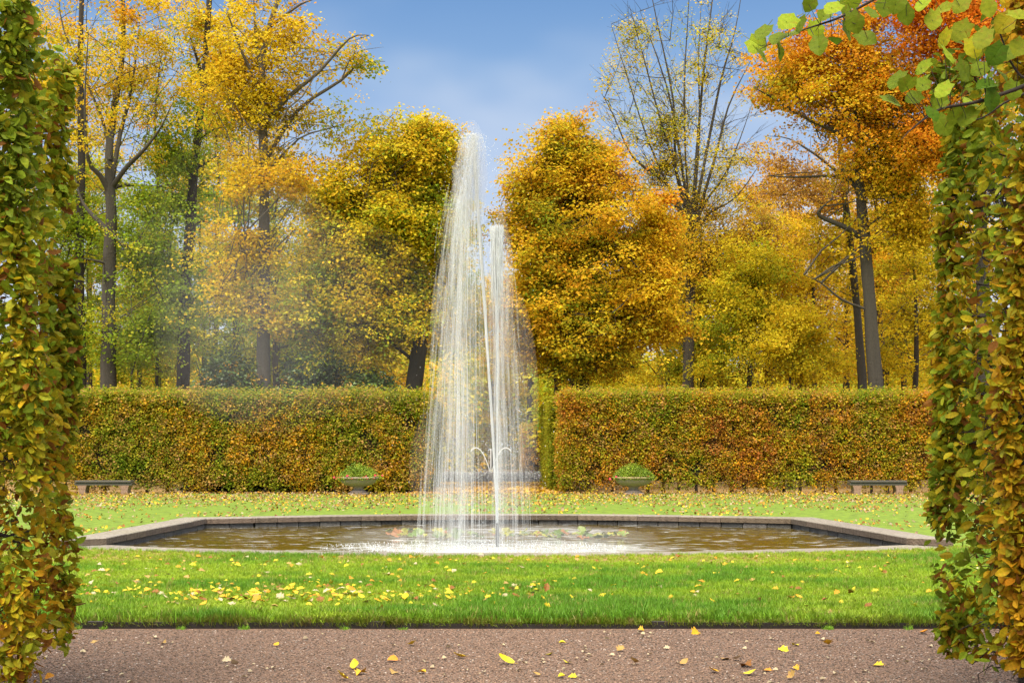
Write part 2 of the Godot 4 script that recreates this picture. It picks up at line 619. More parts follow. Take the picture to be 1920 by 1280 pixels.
func make_materials() -> void:
	var veins := vein_images()
	mats.leaf_far = leafy(1.0, 0.6, 0.25)
	mats.leaf_near = leafy(0.9, 0.58, 0.28)
	mats.leaf_near.albedo_texture = veins[0]
	mats.leaf_near.normal_enabled = true
	mats.leaf_near.normal_texture = veins[1]
	mats.leaf_near.normal_scale = 0.8
	mats.evergreen = leafy(0.25, 0.4, 0.45)
	mats.grass = leafy(0.6, 0.5, 0.4)
	mats.fallen = leafy(0.2, 0.55, 0.4)
	mats.fallen.albedo_texture = veins[0]
	var bark_grain := noise_tex(0.02, 3, 512, [Color(0.55, 0.55, 0.55), Color(0.8, 0.8, 0.78), Color(1, 1, 0.97)])
	var bark_bump := noise_tex(0.03, 8, 512)
	for k in [["bark_dark", Color(0.055, 0.046, 0.036)], ["bark_grey", Color(0.085, 0.075, 0.058)], ["bark_pale", Color(0.14, 0.122, 0.10)]]:
		mats[k[0]] = surface(k[1], 0.9, bark_grain, 1.2, bark_bump, 3.0)
		mats[k[0]].uv1_scale = Vector3(3.0, 0.6, 3.0)
	mats.twig = surface(Color(0.028, 0.02, 0.014), 0.8)
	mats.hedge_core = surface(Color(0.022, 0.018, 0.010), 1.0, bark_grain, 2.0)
	mats.soil = surface(Color.WHITE, 0.95, noise_tex(0.012, 21, 1024, [Color(0.10, 0.06, 0.025), Color(0.26, 0.15, 0.05), Color(0.34, 0.22, 0.07), Color(0.15, 0.14, 0.04)]), 0.25, noise_tex(0.05, 22), 2.0)
	mats.turf = surface(Color.WHITE, 0.95, noise_tex(0.01, 31, 1024, [Color(0.08, 0.11, 0.01), Color(0.15, 0.24, 0.012), Color(0.21, 0.30, 0.02)]), 0.35, noise_tex(0.08, 32), 1.5)
	mats.gravel = surface(Color.WHITE, 0.95, noise_tex(0.05, 41, 1024, [Color(0.04, 0.023, 0.016), Color(0.13, 0.077, 0.053), Color(0.22, 0.138, 0.096), Color(0.38, 0.265, 0.2)], false, 6, 4), 0.9, noise_tex(0.07, 42), 1.2)
	mats.pebble = surface(Color.WHITE, 0.9, null, 1.0, null, 1.0, true)
	mats.edging = surface(Color(0.022, 0.019, 0.017), 0.55, noise_tex(0.03, 51, 256, [Color(0.5, 0.42, 0.36), Color(1, 1, 1)]), 3.0)
	var lichen := noise_tex(0.014, 61, 512, [Color(0.42, 0.40, 0.36), Color(0.75, 0.72, 0.66), Color(1, 0.98, 0.94), Color(0.72, 0.74, 0.55)])
	mats.coping = surface(Color(0.33, 0.305, 0.27), 0.85, lichen, 1.4, noise_tex(0.04, 62), 1.2, true)
	mats.wall_stone = surface(Color(0.21, 0.21, 0.205), 0.75, lichen, 2.0, noise_tex(0.035, 63), 2.5, true)
	mats.basin = surface(Color(0.02, 0.016, 0.01), 0.9)
	mats.urn = surface(Color(0.46, 0.36, 0.31), 0.85, bark_grain, 1.6, noise_tex(0.04, 64), 1.0, true)
	mats.sandstone = surface(Color(0.36, 0.23, 0.18), 0.85, lichen, 1.6, noise_tex(0.04, 64), 1.0)
	mats.wood = surface(Color(0.11, 0.10, 0.085), 0.45, noise_tex(0.03, 71, 512, [Color(0.6, 0.58, 0.54), Color(1, 1, 1)]), 2.0)
	mats.wood.uv1_scale = Vector3(0.8, 8, 8)
	mats.water_drops = surface(Color(0.86, 0.91, 0.93), 0.3)
	mats.water_drops.backlight_enabled = true
	mats.water_drops.backlight = Color(0.8, 0.8, 0.8)
	mats.veil = surface(Color(0.9, 0.94, 0.96), 0.5)
	mats.veil.transparency = BaseMaterial3D.TRANSPARENCY_ALPHA
	mats.veil.albedo_color.a = 0.09
	mats.veil.backlight_enabled = true
	mats.veil.backlight = Color(0.9, 0.9, 0.9)
	mats.metal = surface(Color(0.12, 0.12, 0.12), 0.4)
	mats.metal.metallic = 0.7
	for i in 3:   # sprays: loose, dense, fine
		sprays.append(spray(100 + i, [26, 32, 22][i], [0.44, 0.38, 0.5][i], [0.4, 0.55, 0.5][i], [0.11, 0.11, 0.09][i]))
	sprays.append(spray(104, 30, 0.2, 0.8, 0.072))       # 3: hedge face
	sprays.append(spray(105, 34, 0.42, 0.6, 0.15))      # 4: rhododendron
	sprays.append(spray(106, 56, 0.9, 0.5, 0.19))       # 5: far woodland
	sprays.append(spray(107, 34, 0.13, 0.7, 0.05))      # 6: urn plants
	for i in 5:
		near_leaves.append(broad_leaf(r(0.082, 0.1), r(0.024, 0.03), 0, r(-0.7, 0.4), r(-0.1, 0.7), 0.25, 0.012))


func ground() -> void:
	var hole := pool_outline(0.3)
	struct("ground", holed(Rect2(-700, -900, 1400, 920), -0.07, hole), mats.soil)
	struct("lawn", lawn_sheet(), mats.turf)
	var b := Build.new()
	b.quad(Vector3(-24, GRAVEL_Y, 4), Vector3(-24, GRAVEL_Y, -10.6), Vector3(24, GRAVEL_Y, -10.6), Vector3(24, GRAVEL_Y, 4))
	struct("gravel_path", b.done(), mats.gravel)
	rng.seed = 77
	var stones := Build.new()
	var s := SphereMesh.new()
	s.radius = 0.5
	s.height = 0.7
	s.radial_segments = 5
	s.rings = 2
	var xf := []
	var cols := []
	for i in 110000:
		var z := -lerpf(6.6, 10.52, rng.randf())
		var x := r(-1, 1) * (absf(z) * 0.38 + 0.5)
		var k := r(0.006, 0.0145) if rng.randf() < 0.985 else r(0.011, 0.016)
		xf.append(Transform3D(Basis.from_euler(Vector3(r(-0.5, 0.5), r(0, TAU), r(-0.5, 0.5))).scaled(Vector3(k * r(0.8, 1.4), k * 0.8, k)), Vector3(x, GRAVEL_Y + k * 0.12, z)))
		var g := r(0.28, 1.5)
		cols.append((Color(0.22, 0.143, 0.10) if i % 4 else Color(0.17, 0.132, 0.108)) * g if rng.randf() < 0.965 else Color(0.40, 0.34, 0.30) * g)
	var gs := copies("gravel_stones", s, mats.pebble, xf, cols, self)
	tag(gs, "reddish brown crushed stone covering the path in front of the lawn", "gravel")
	# steel edging between lawn and gravel
	var edge := thing("lawn_edging", "dark steel edging strip between the lawn and the reddish gravel path", "edging", Vector3(0, 0, -10.58))
	var x := -12.0
	for k in 11:
		var l := 2.1 if k % 3 else 2.35
		var m := Build.new()
		var y0 := r(-0.018, 0.004)
		var y1 := r(-0.018, 0.004)
		for q in [0, 1]:
			var z0 := 0.0 if q == 0 else -0.02
			m.quad(Vector3(x, -0.1, z0), Vector3(x, 0.002 + y0, z0), Vector3(x + l - 0.004, 0.002 + y1, z0), Vector3(x + l - 0.004, -0.1, z0))
		m.quad(Vector3(x, 0.002 + y0, 0), Vector3(x, 0.002 + y0, -0.02), Vector3(x + l - 0.004, 0.002 + y1, -0.02), Vector3(x + l - 0.004, 0.002 + y1, 0))
		part("metal_strip", m.done(), mats.edging, edge)
		m = Build.new()
		m.box(Vector3(x - 0.06, -0.1, -0.03), Vector3(x + 0.06, 0.012, 0.012), 0.004)
		part("joint_clip", m.done(), mats.edging, edge)
		x += l


func pool() -> void:
	rng.seed = 31
	var root := thing("fountain_pool", "low fountain pool with grey stone coping and dark block wall set in the lawn", "pool", Vector3(-0.25, 0, -23))
	var base := root.position
	var inner := pool_outline(0.0, 24)
	var outer := pool_outline(0.52, 24)
	var n := inner.size()
	# coping: stones laid along the ring, broken at each joint
	var run := 0.0
	var from := 0
	for i in n:
		var j := (i + 1) % n
		run += inner[i].distance_to(inner[j])
		var corner: bool = i in [0, 1, 25, 26, 27, 50, 51, 52]
		if run > 0.8 or corner or i == n - 1:
			var a := inner[from]
			var b := inner[j]
			var pieces := maxi(1, roundi(a.distance_to(b) / 1.0))
			for k in pieces:
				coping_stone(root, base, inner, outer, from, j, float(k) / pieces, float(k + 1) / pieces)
			from = j
			run = 0.0
	# wall of squared blocks under the coping
	for course in 3:
		var y1 := -0.055 - course * 0.125
		var y0 := y1 - 0.118
		var carry := r(0.2, 0.6)
		for i in n:
			var j := (i + 1) % n
			var a2 := inner[i]
			var b2 := inner[j]
			var out2 := (outer[i] - inner[i]).normalized()
			var len2 := a2.distance_to(b2)
			var pieces := maxi(1, roundi(len2 / 0.55))
			for k in pieces:
				var p := a2.lerp(b2, float(k) / pieces + 0.008 / maxf(len2, 0.1))
				var q := a2.lerp(b2, float(k + 1) / pieces - 0.008 / maxf(len2, 0.1))
				if (a2.y + b2.y) * 0.5 > -20.62 and course == 0:
					continue
				var o := out2 * (0.05 + r(-0.012, 0.012))
				var m := Build.new()
				var g := r(0.6, 1.35)
				var col := Color(g * r(0.95, 1.05), g, g * r(0.95, 1.08))
				var off := Vector2(base.x, base.z)
				var corners := [p + o - off, q + o - off, q + o + out2 * 0.2 - off, p + o + out2 * 0.2 - off]
				block(m, corners, y0 + r(0, 0.012), y1 - r(0, 0.012), 0.012, col)
				part("wall_stone", m.done(), mats.wall_stone, root)
	var bb := Build.new()
	for i in n:
		var j := (i + 1) % n
		var e1 := (outer[i] - inner[i]).normalized() * 0.12
		var e2 := (outer[j] - inner[j]).normalized() * 0.12
		var p := inner[i] + e1 - Vector2(base.x, base.z)
		var q := inner[j] + e2 - Vector2(base.x, base.z)
		var lip := -0.165 if (p.y + q.y) * 0.5 + base.z > -20.75 else -0.052
		bb.quad(Vector3(p.x, -0.75, p.y), Vector3(p.x, lip, p.y), Vector3(q.x, lip, q.y), Vector3(q.x, -0.75, q.y))
		bb.tri(Vector3(0, -0.75, 0), Vector3(p.x, -0.75, p.y), Vector3(q.x, -0.75, q.y))
	part("basin", bb.done(), mats.basin, root)
	water(pool_outline(0.04, 24))


func block(m: Build, c: Array, y0: float, y1: float, bev: float, col: Color, side := Color.WHITE) -> void:   # a block on four plan corners, its top edges chamfered
	var mid: Vector2 = (c[0] + c[1] + c[2] + c[3]) * 0.25
	var lo := []
	var hi := []
	var top := []
	for p in c:
		lo.append(Vector3(p.x, y0, p.y))
		hi.append(Vector3(p.x, y1 - bev, p.y))
		var q: Vector2 = p + (mid - p).normalized() * bev * 1.4
		top.append(Vector3(q.x, y1, q.y))
	for k in 4:
		var l := (k + 1) % 4
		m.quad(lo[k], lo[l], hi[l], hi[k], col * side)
		m.quad(hi[k], hi[l], top[l], top[k], col)
	m.quad(top[0], top[1], top[2], top[3], col)
	m.quad(lo[0], lo[3], lo[2], lo[1], col)


func coping_stone(root: Node3D, base: Vector3, inner: PackedVector2Array, outer: PackedVector2Array, i: int, j: int, t0: float, t1: float) -> void:
	var side_tone := Color(0.55, 0.47, 0.42) * r(0.8, 1.2)   # darker brown tone on all side faces
	var off := Vector2(base.x, base.z)
	var a := inner[i].lerp(inner[j], t0) - off
	var b := inner[i].lerp(inner[j], t1) - off
	var c := outer[i].lerp(outer[j], t1) - off
	var d := outer[i].lerp(outer[j], t0) - off
	var along := (b - a).normalized() * 0.004
	var g := r(0.8, 1.15)
	var m := Build.new()
	var front := (a.y + b.y) * 0.5 + base.z > -20.62
	var y := (FRONT_Y if front else 0.05) + r(-0.004, 0.004)
	block(m, [a + along, b - along, c - along, d + along], y - 0.1, y, 0.012, Color(g, g * r(0.96, 1.0), g * r(0.9, 1.0)), side_tone)
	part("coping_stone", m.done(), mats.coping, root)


func water(outline: PackedVector2Array) -> void:
	var b := Build.new()
	var x0 := -6.2
	var z0 := -28.6
	var nx := 230
	var nzv := 200
	var sx := 12.0 / nx
	var sz := 10.6 / nzv
	var grid := {}
	var jet := Vector2(-0.23, -JET)
	var wave := func(x: float, z: float) -> float:
		var d := Vector2(x, z).distance_to(jet)
		var h := 0.006 * sin(d * 11.0 + 2.0 * nz.get_noise_2d(x * 40, z * 40)) * exp(-d * 0.25)
		h += 0.008 * nz.get_noise_2d(x * 110.0, z * 170.0) + 0.005 * nz.get_noise_2d(x * 260.0 + 90, z * 420.0)
		return h
	for j in nzv + 1:
		for i in nx + 1:
			var x := x0 + i * sx
			var z := z0 + j * sz
			if not in_pool(x, z, outline):
				continue
			var h: float = wave.call(x, z)
			var hx: float = wave.call(x + 0.02, z)
			var hz: float = wave.call(x, z + 0.02)
			grid[Vector2i(i, j)] = b.v.size()
			b.v.append(Vector3(x, WATER_Y + h, z))
			b.n.append(Vector3(-(hx - h) / 0.02, 1.0, -(hz - h) / 0.02).normalized())
			# foam where the falling water churns the surface, then painted glints
			var e := Vector2((x + 0.1) / 2.7, (z + 21.0) / 1.7).length()
			var e2 := Vector2((x - 0.35) / 2.0, (z + 25.8) / 1.6).length()
			var f := maxf(smoothstep(1.3, 0.55, e), smoothstep(1.3, 0.3, e2) * 0.85)
			f = maxf(f, 0.62 * smoothstep(1.2, 0.5, Vector2((x + 0.1) / 2.6, (z + 23.5) / 2.0).length()))
			var k := nz.get_noise_2d(x * 90.0, z * 330.0) * 0.9 + nz.get_noise_2d(x * 300.0, z * 900.0) * 0.6
			var foam := 0.8 * smoothstep(0.25, 1.0, f * 0.95 + k * 1.1 * (0.35 + f * (1.0 - f) * 2.6))
			foam = maxf(foam, smoothstep(0.40, 0.52, k + 0.14 * smoothstep(6.0, 2.0, Vector2(x, z).distance_to(jet))) * 0.62)  # white flecks put into the colour to imitate glints on the ripples
			b.c.append(Color(0.085, 0.056, 0.006).lerp(Color(0.80, 0.85, 0.88), foam))
			b.uv.append(Vector2(x, z))
	for j in nzv:
		for i in nx:
			var a = grid.get(Vector2i(i, j))
			var c = grid.get(Vector2i(i + 1, j))
			var d = grid.get(Vector2i(i + 1, j + 1))
			var e = grid.get(Vector2i(i, j + 1))
			if a != null and c != null and d != null and e != null:
				b.ix.append_array([a, c, d, a, d, e])
	var m := surface(Color.WHITE, 0.08, null, 1.0, null, 1.0, true)
	m.metallic_specular = 0.5
	m.normal_enabled = true
	m.normal_texture = noise_tex(0.012, 91, 512, [], true, 8.0, 4)
	m.uv1_scale = Vector3(0.6, 1.1, 1)
	m.normal_scale = 0.28
	struct("water", b.done(), m)


# ---------------------------------------------------------------- far hedges
func hedge_box(called: String, label: String, lo: Vector3, hi: Vector3, faces: Array, dens: float, pal: Array, seed_: int, stems: Array) -> Node3D:
	rng.seed = seed_
	var mid := Vector3((lo.x + hi.x) * 0.5, -0.02, (lo.z + hi.z) * 0.5)
	var root := thing(called, label, "hedge", mid, 0.0, "clipped hornbeam hedges beyond the pool")
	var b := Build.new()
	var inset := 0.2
	b.box(Vector3(lo.x + inset, 0.42, lo.z + inset) - mid, Vector3(hi.x - inset, hi.y - inset, hi.z - inset) - mid, 0.1)  # solid box, coloured near black to stand in for shade inside the hedge
	part("shade_core", b.done(), mats.hedge_core, root)
	var xf := []
	var cols := []
	for f in faces:   # [normal]
		var size := hi - lo
		var area := (size.x * size.y if f.z != 0 else size.z * size.y if f.x != 0 else size.x * size.z)
		for i in int(area * dens):
			var p := Vector3(r(lo.x, hi.x), r(0.12, hi.y), r(lo.z, hi.z))
			if f.z > 0: p.z = hi.z
			if f.z < 0: p.z = lo.z
			if f.x > 0: p.x = hi.x
			if f.x < 0: p.x = lo.x
			if f.y > 0: p.y = hi.y
			p += -f * absf(rng.randfn()) * 0.12 + f * (0.05 * nz.get_noise_3d(p.x * 60, p.y * 60, p.z * 60))
			if p.y < 0.5 and rng.randf() < 0.75 - p.y:
				continue
			if f.y > 0:
				p.y += 0.16 * maxf(0.0, nz.get_noise_2d(p.x * 45.0, p.z * 45.0)) + (r(0.0, 0.2) if rng.randf() < 0.06 else 0.0)
			var along := p.x + p.z
			var hole := nz.get_noise_3d(p.x * 130.0, p.y * 60.0, p.z * 130.0)
			if hole < -0.27 + r(-0.1, 0.1) and f.y == 0 and rng.randf() < 0.8:
				continue
			var plant := nz.get_noise_2d(floorf(along / 0.7 + 0.6 * nz.get_noise_2d(p.y * 60.0, along * 20.0)) * 57.0, 9.0)
			var k := 0.5 + 0.32 * plant + 0.42 * nz.get_noise_3d(p.x * 45.0, p.y * 45.0, p.z * 45.0 + 200) + r(-0.42, 0.42) - (0.15 if f.y > 0 else 0.0)
			if p.y > hi.y - 0.1:
				k -= 0.1
			var tilt := Basis(Vector3(r(-1, 1), r(-1, 1), r(-1, 1)).normalized(), r(0, 1.3)) * Basis(Vector3.UP, r(0, TAU))
			xf.append(Transform3D(tilt.scaled(Vector3.ONE * r(0.7, 1.2)), p - mid))
			cols.append(pick(pal, k) * r(0.85, 1.3))
	copies("leaves", sprays[3], mats.leaf_far, xf, cols, root)
	if stems:
		var rod := Build.new()
		rod.tube([Vector3(0, -0.02, 0), Vector3(0.01, 0.25, 0.01), Vector3(-0.01, 0.6, 0)], [0.06, 0.045, 0.04], 6)
		var rm := rod.done()
		var x: float = stems[0]
		while x < stems[1]:
			part("stem", rm, mats.twig, root, Transform3D(Basis(Vector3.UP, r(0, TAU)), Vector3(x, 0, hi.z - r(0.1, 0.35)) - mid))
			x += r(0.35, 0.8)
	return root


func far_hedges() -> void:
	var pal := [LIME * 0.9, OLIVE, OLIVE * 1.2, LEMON * 0.7, TAN * 1.1, AMBER * 0.9, AMBER, RUST * 1.5]
	var pal_l := [LIME * 0.75, LIME * 0.9, OLIVE, OLIVE * 1.15, TAN * 1.2, GOLD * 0.8, AMBER]
	var zf := -46.0
	hedge_box("clipped_hedge", "long clipped hornbeam hedge beyond the pool, left of the gap, mottled olive and rust", Vector3(-22, 0, -47.6), Vector3(-2.85, 3.18, zf), [Vector3.BACK, Vector3.UP, Vector3.RIGHT], 110, pal_l, 201, [-20.0, -3.0])
	hedge_box("clipped_hedge", "long clipped hornbeam hedge beyond the pool, right of the gap, golden brown leaves", Vector3(1.65, 0, -47.6), Vector3(22, 3.18, zf), [Vector3.BACK, Vector3.UP, Vector3.LEFT], 110, pal, 202, [1.8, 21.0])
	hedge_box("clipped_hedge", "green hedge lining the left side of the leafy passage between the two long hedges", Vector3(-4.2, 0, -57), Vector3(-2.95, 3.1, -47.7), [Vector3.RIGHT, Vector3.UP], 80, [LIME * 0.6, OLIVE * 0.8, OLIVE], 203, [])
	hedge_box("clipped_hedge", "yellowish green hedge lining the right side of the leafy passage between the long hedges", Vector3(1.35, 0, -57), Vector3(2.6, 3.05, -47.7), [Vector3.LEFT, Vector3.BACK, Vector3.UP], 80, [OLIVE * 0.7, OLIVE, OLIVE, LIME], 204, [])
	hedge_box("clipped_hedge", "distant brownish hedge block seen through the passage, right of the small fountain", Vector3(0.75, 0, -100), Vector3(9, 3.2, -97), [Vector3.BACK, Vector3.LEFT, Vector3.UP], 40, [OLIVE * 1.2, TAN * 1.4, GOLD * 0.8], 205, [])
	hedge_box("clipped_hedge", "distant olive hedge block seen through the passage, left of the small fountain", Vector3(-12, 0, -100), Vector3(-3.3, 3.2, -97), [Vector3.BACK, Vector3.RIGHT, Vector3.UP], 40, [OLIVE * 1.2, TAN * 1.4, GOLD * 0.8], 206, [])


# ---------------------------------------------------------------- the trees
func trees() -> void:
	rng.seed = 400
	var gold := [OLIVE, LEMON * 0.9, GOLD, LEMON, GOLD, AMBER]
	var yellow := [LIME, LIME.lerp(LEMON, 0.4), LEMON * 0.95, LEMON, GOLD]
	var linden := [GREEN * 1.3, LIME * 0.85, LIME * 1.1, LIME.lerp(LEMON, 0.4), LEMON * 0.9, LEMON, GOLD]
	var top4 := [LIME * 0.9, LIME.lerp(LEMON, 0.4), LEMON, GOLD, LEMON, AMBER]
	var orange := [LIME * 0.9, OLIVE, LEMON * 0.95, GOLD, GOLD, AMBER, ORANGE]
	var flame := [LEMON, GOLD, AMBER, ORANGE, AMBER, FLAME]
	var copper := [RUST, TAN, AMBER, GOLD]
	var greens := [LIME * 0.75, LIME, LIME * 1.1, LIME.lerp(LEMON, 0.4), LEMON * 0.95]

	# beech at the left, forked trunk
	tree("beech_tree", "tall forked grey beech at far left with orange leaves and green lower sprays", "tall trees behind the left hedge",
		[at(201, 855, 53), at(202, 738, 53), at(203, 620, 53), at(204, 500, 53), at(208, 400, 53), at(205, 345, 53), at(204, 280, 53.2), at(216, 190, 53.6), at(230, 90, 54), at(228, -30, 54)], 0.33, 0.06,
		[[trail(53, [205, 440, 190, 420, 168, 398, 150, 370, 138, 320], 1.0), 0.13], [trail(53, [206, 365, 188, 330, 165, 300, 158, 200, 165, 60], -1.0), 0.13],
		[trail(53, [208, 352, 238, 312, 270, 280, 300, 240, 322, 195], -1.5), 0.11], [trail(53, [208, 356, 232, 346, 290, 350, 326, 343], 1.5), 0.10],
		[trail(53, [207, 350, 225, 250, 245, 170, 262, 50], 1.0), 0.12], [trail(53, [204, 498, 186, 490, 152, 484], -0.6), 0.09], [trail(53, [205, 300, 190, 220, 120, 60, 110, -20], 1.0), 0.08], [trail(53, [206, 430, 225, 455, 245, 465], -0.7), 0.07]],
		[lobe(190, 60, 120, 110, 53.5, 260, orange, 0.52), lobe(220, 230, 130, 110, 53.5, 110, orange, 0.55), lobe(260, 450, 85, 120, 53.5, 330, greens, 0.47), lobe(260, 640, 80, 80, 53, 300, greens, 0.44), lobe(300, 130, 70, 100, 53, 260, gold, 0.5), lobe(220, 160, 140, 210, 53.5, 150, gold, 0.5), lobe(260, 540, 110, 200, 53, 420, greens, 0.46)], 50, 0, "bark_grey")
	tree("beech_tree", "dark slim trunk just right of the left near hedge, mostly hidden by leaves", "tall trees behind the left hedge",
		[at(150, 855, 57), at(151, 700, 57), at(148, 520, 57), at(152, 300, 57), at(150, 100, 57), at(155, -60, 57)], 0.25, 0.08, [],
		[lobe(110, 120, 90, 140, 57, 420, orange, 0.5), lobe(140, 420, 80, 130, 57, 420, greens, 0.42), lobe(130, 620, 70, 80, 57, 300, greens, 0.4)], 20, 0, "bark_dark")
	tree("beech_tree", "straight dark beech trunk second from left behind the hedge, with short stub branches", "tall trees behind the left hedge",
		[at(341, 855, 56), at(343, 700, 56), at(346, 560, 56), at(356, 430, 56), at(362, 330, 56), at(372, 240, 56), at(384, 120, 56), at(394, -40, 56)], 0.28, 0.1,
		[[trail(56, [364, 315, 385, 305, 412, 288], 0.5), 0.1], [trail(56, [370, 262, 395, 245, 420, 238], -0.5), 0.08], [trail(56, [360, 340, 345, 300, 338, 270], -0.8), 0.07], [trail(56, [380, 150, 360, 80, 340, 10], 1.0), 0.08], [trail(56, [357, 425, 378, 415, 392, 418], 0.4), 0.06]],
		[lobe(370, 80, 80, 110, 56.5, 330, gold, 0.52), lobe(330, 330, 70, 120, 56.5, 330, greens, 0.5), lobe(330, 560, 70, 120, 56, 420, greens, 0.42), lobe(350, 250, 110, 260, 56, 380, greens, 0.48)], 34, 0, "bark_dark")
	# yellow maple
	tree("maple_tree", "pale grey maple trunk with bright yellow leaves and long bare branch reaching right", "tall trees behind the left hedge",
		[at(493, 855, 50), at(493, 735, 50), at(494, 600, 50), at(495, 480, 50), at(495, 350, 50), at(492, 230, 50), at(490, 130, 50), at(502, 60, 50.3), at(530, -30, 50.5)], 0.27, 0.08,
		[[trail(50, [494, 480, 466, 476, 449, 462, 460, 445, 466, 410, 467, 370], -0.6), 0.09], [trail(50, [495, 232, 540, 182, 600, 132, 655, 72, 692, 66], -1.5), 0.1],
		[trail(50, [495, 305, 560, 205, 640, 150, 675, 118, 722, 115], 1.0), 0.09], [trail(50, [491, 150, 480, 70, 474, -20], 0.8), 0.11], [trail(50, [493, 215, 440, 150, 400, 110, 330, 90], 1.0), 0.09],
		[trail(50, [492, 180, 450, 90, 425, 20], -1.2), 0.09], [trail(50, [640, 150, 665, 100, 720, 88], 0.3), 0.03], [trail(50, [505, 50, 560, 10, 590, -2], -0.8), 0.07], [trail(50, [494, 600, 450, 560, 380, 520], 0.6), 0.04], [trail(50, [495, 330, 560, 260, 620, 240, 660, 225], 0.6), 0.05]],
		[lobe(470, 50, 100, 90, 50, 330, gold, 0.47), lobe(560, 110, 80, 70, 50, 260, gold, 0.48), lobe(500, 220, 90, 70, 50, 330, gold, 0.46), lobe(500, 350, 100, 70, 50, 360, gold, 0.48),
		lobe(420, 480, 80, 60, 49.6, 240, gold, 0.5), lobe(530, 460, 60, 70, 49.6, 130, gold, 0.52), lobe(440, 590, 90, 50, 49.6, 170, gold, 0.54), lobe(640, 110, 60, 45, 50, 130, orange, 0.5), lobe(680, 120, 40, 40, 50, 40, orange, 0.5), lobe(620, 215, 50, 45, 50, 60, orange, 0.52), lobe(570, 600, 50, 60, 50, 70, gold, 0.52), lobe(430, 160, 60, 80, 50, 260, gold, 0.46), lobe(490, 260, 120, 280, 50, 330, gold, 0.5), lobe(480, 560, 120, 130, 50.5, 260, yellow, 0.5)], 70, 0, "bark_pale")
	# clipped linden left of the fountain
	tree("linden_tree", "bushy linden left of the fountain, green inside with yellow outer leaves", "bushy lindens flanking the passage",
		[at(770, 860, 50.5), at(774, 735, 50.5), at(795, 600, 50.5), at(800, 500, 50.8), at(790, 400, 51), at(775, 300, 51), at(770, 230, 51)], 0.34, 0.06,
		[[trail(50.6, [797, 560, 740, 490, 690, 480, 650, 470], -1.0), 0.13], [trail(50.6, [798, 520, 830, 400, 850, 300], 0.8), 0.12], [trail(50.6, [796, 480, 740, 400, 710, 300], 1.0), 0.12], [trail(50.6, [776, 720, 810, 560, 830, 450], -0.5), 0.12], [trail(50.6, [780, 680, 700, 620, 640, 610], -1.2), 0.08]],
		[lobe(760, 310, 104, 104, 51, 1100, top4, 0.32), lobe(805, 285, 66, 72, 51, 360, top4, 0.36), lobe(700, 470, 118, 140, 50.6, 1150, linden, 0.32), lobe(790, 460, 70, 160, 51, 800, linden, 0.34), lobe(690, 610, 95, 85, 50.2, 560, yellow, 0.4), lobe(610, 470, 62, 120, 50.0, 460, linden, 0.4), lobe(600, 590, 65, 100, 49.8, 400, linden, 0.44), lobe(735, 430, 135, 225, 51, 1300, linden, 0.36), lobe(690, 320, 60, 90, 51, 460, top4, 0.38), lobe(640, 410, 62, 110, 50.4, 520, linden, 0.4), lobe(750, 580, 110, 130, 50.6, 700, linden, 0.38)], 60, 1, "bark_dark")
	# orange hornbeam right of the fountain
	tree("linden_tree", "bushy golden orange linden right of the fountain with pointed green top", "bushy lindens flanking the passage",
		[at(1094, 860, 51.5), at(1093, 735, 51.5), at(1090, 600, 51.5), at(1084, 450, 51.5), at(1076, 320, 51.5), at(1072, 215, 51.5)], 0.3, 0.04,
		[[trail(51.5, [1092, 700, 1140, 600, 1210, 540, 1250, 500], -1.0), 0.1], [trail(51.5, [1090, 640, 1020, 540, 970, 470], 1.0), 0.1], [trail(51.5, [1086, 500, 1150, 400, 1180, 320], 0.8), 0.1], [trail(51.5, [1086, 480, 1030, 380, 1010, 310], -0.8), 0.08]],
		[lobe(1070, 310, 74, 90, 51.5, 560, [LIME * 0.7, OLIVE, GOLD, AMBER], 0.36), lobe(1090, 440, 135, 130, 51.5, 1200, [LIME * 0.9, OLIVE, GOLD, AMBER, GOLD, AMBER], 0.34), lobe(1190, 400, 80, 85, 51.5, 520, orange, 0.36), lobe(1010, 540, 75, 120, 51, 560, orange, 0.36), lobe(1100, 600, 130, 110, 51, 1100, orange, 0.34), lobe(1215, 560, 85, 130, 51.5, 800, gold, 0.34), lobe(1072, 258, 52, 64, 51.5, 260, [LIME * 0.8, LIME, OLIVE, GOLD, AMBER], 0.4), lobe(1150, 350, 70, 80, 51.5, 380, orange, 0.4), lobe(1000, 360, 45, 90, 51.5, 260, orange, 0.42), lobe(1085, 420, 140, 215, 51.5, 1200, orange, 0.36), lobe(1080, 640, 120, 100, 51.5, 700, orange, 0.36), lobe(1010, 400, 60, 120, 51.5, 380, orange, 0.4), lobe(1225, 440, 55, 120, 51.5, 420, gold, 0.4), lobe(985, 620, 50, 90, 51, 300, orange, 0.42)], 60, 1, "bark_dark")
	tree("linden_tree", "slim dark trunk left of the orange linden at the mouth of the passage", "bushy lindens flanking the passage",
		[at(1044, 856, 58), at(1046, 735, 58), at(1042, 600, 58), at(1030, 450, 58)], 0.2, 0.05, [[trail(58, [1045, 720, 1025, 690, 1010, 670]), 0.05]], [lobe(1030, 540, 80, 130, 58, 520, gold, 0.4)], 18, 1, "bark_dark")
	tree("linden_tree", "thick dark trunk directly beside the orange linden, hidden above in golden leaves", "bushy lindens flanking the passage",
		[at(1068, 856, 56), at(1070, 735, 56), at(1066, 600, 56), at(1070, 450, 56)], 0.22, 0.05, [], [lobe(1080, 520, 90, 130, 56, 420, gold, 0.42)], 18, 1, "bark_dark")
	# tall open tree with fan of stems
	var stems := []
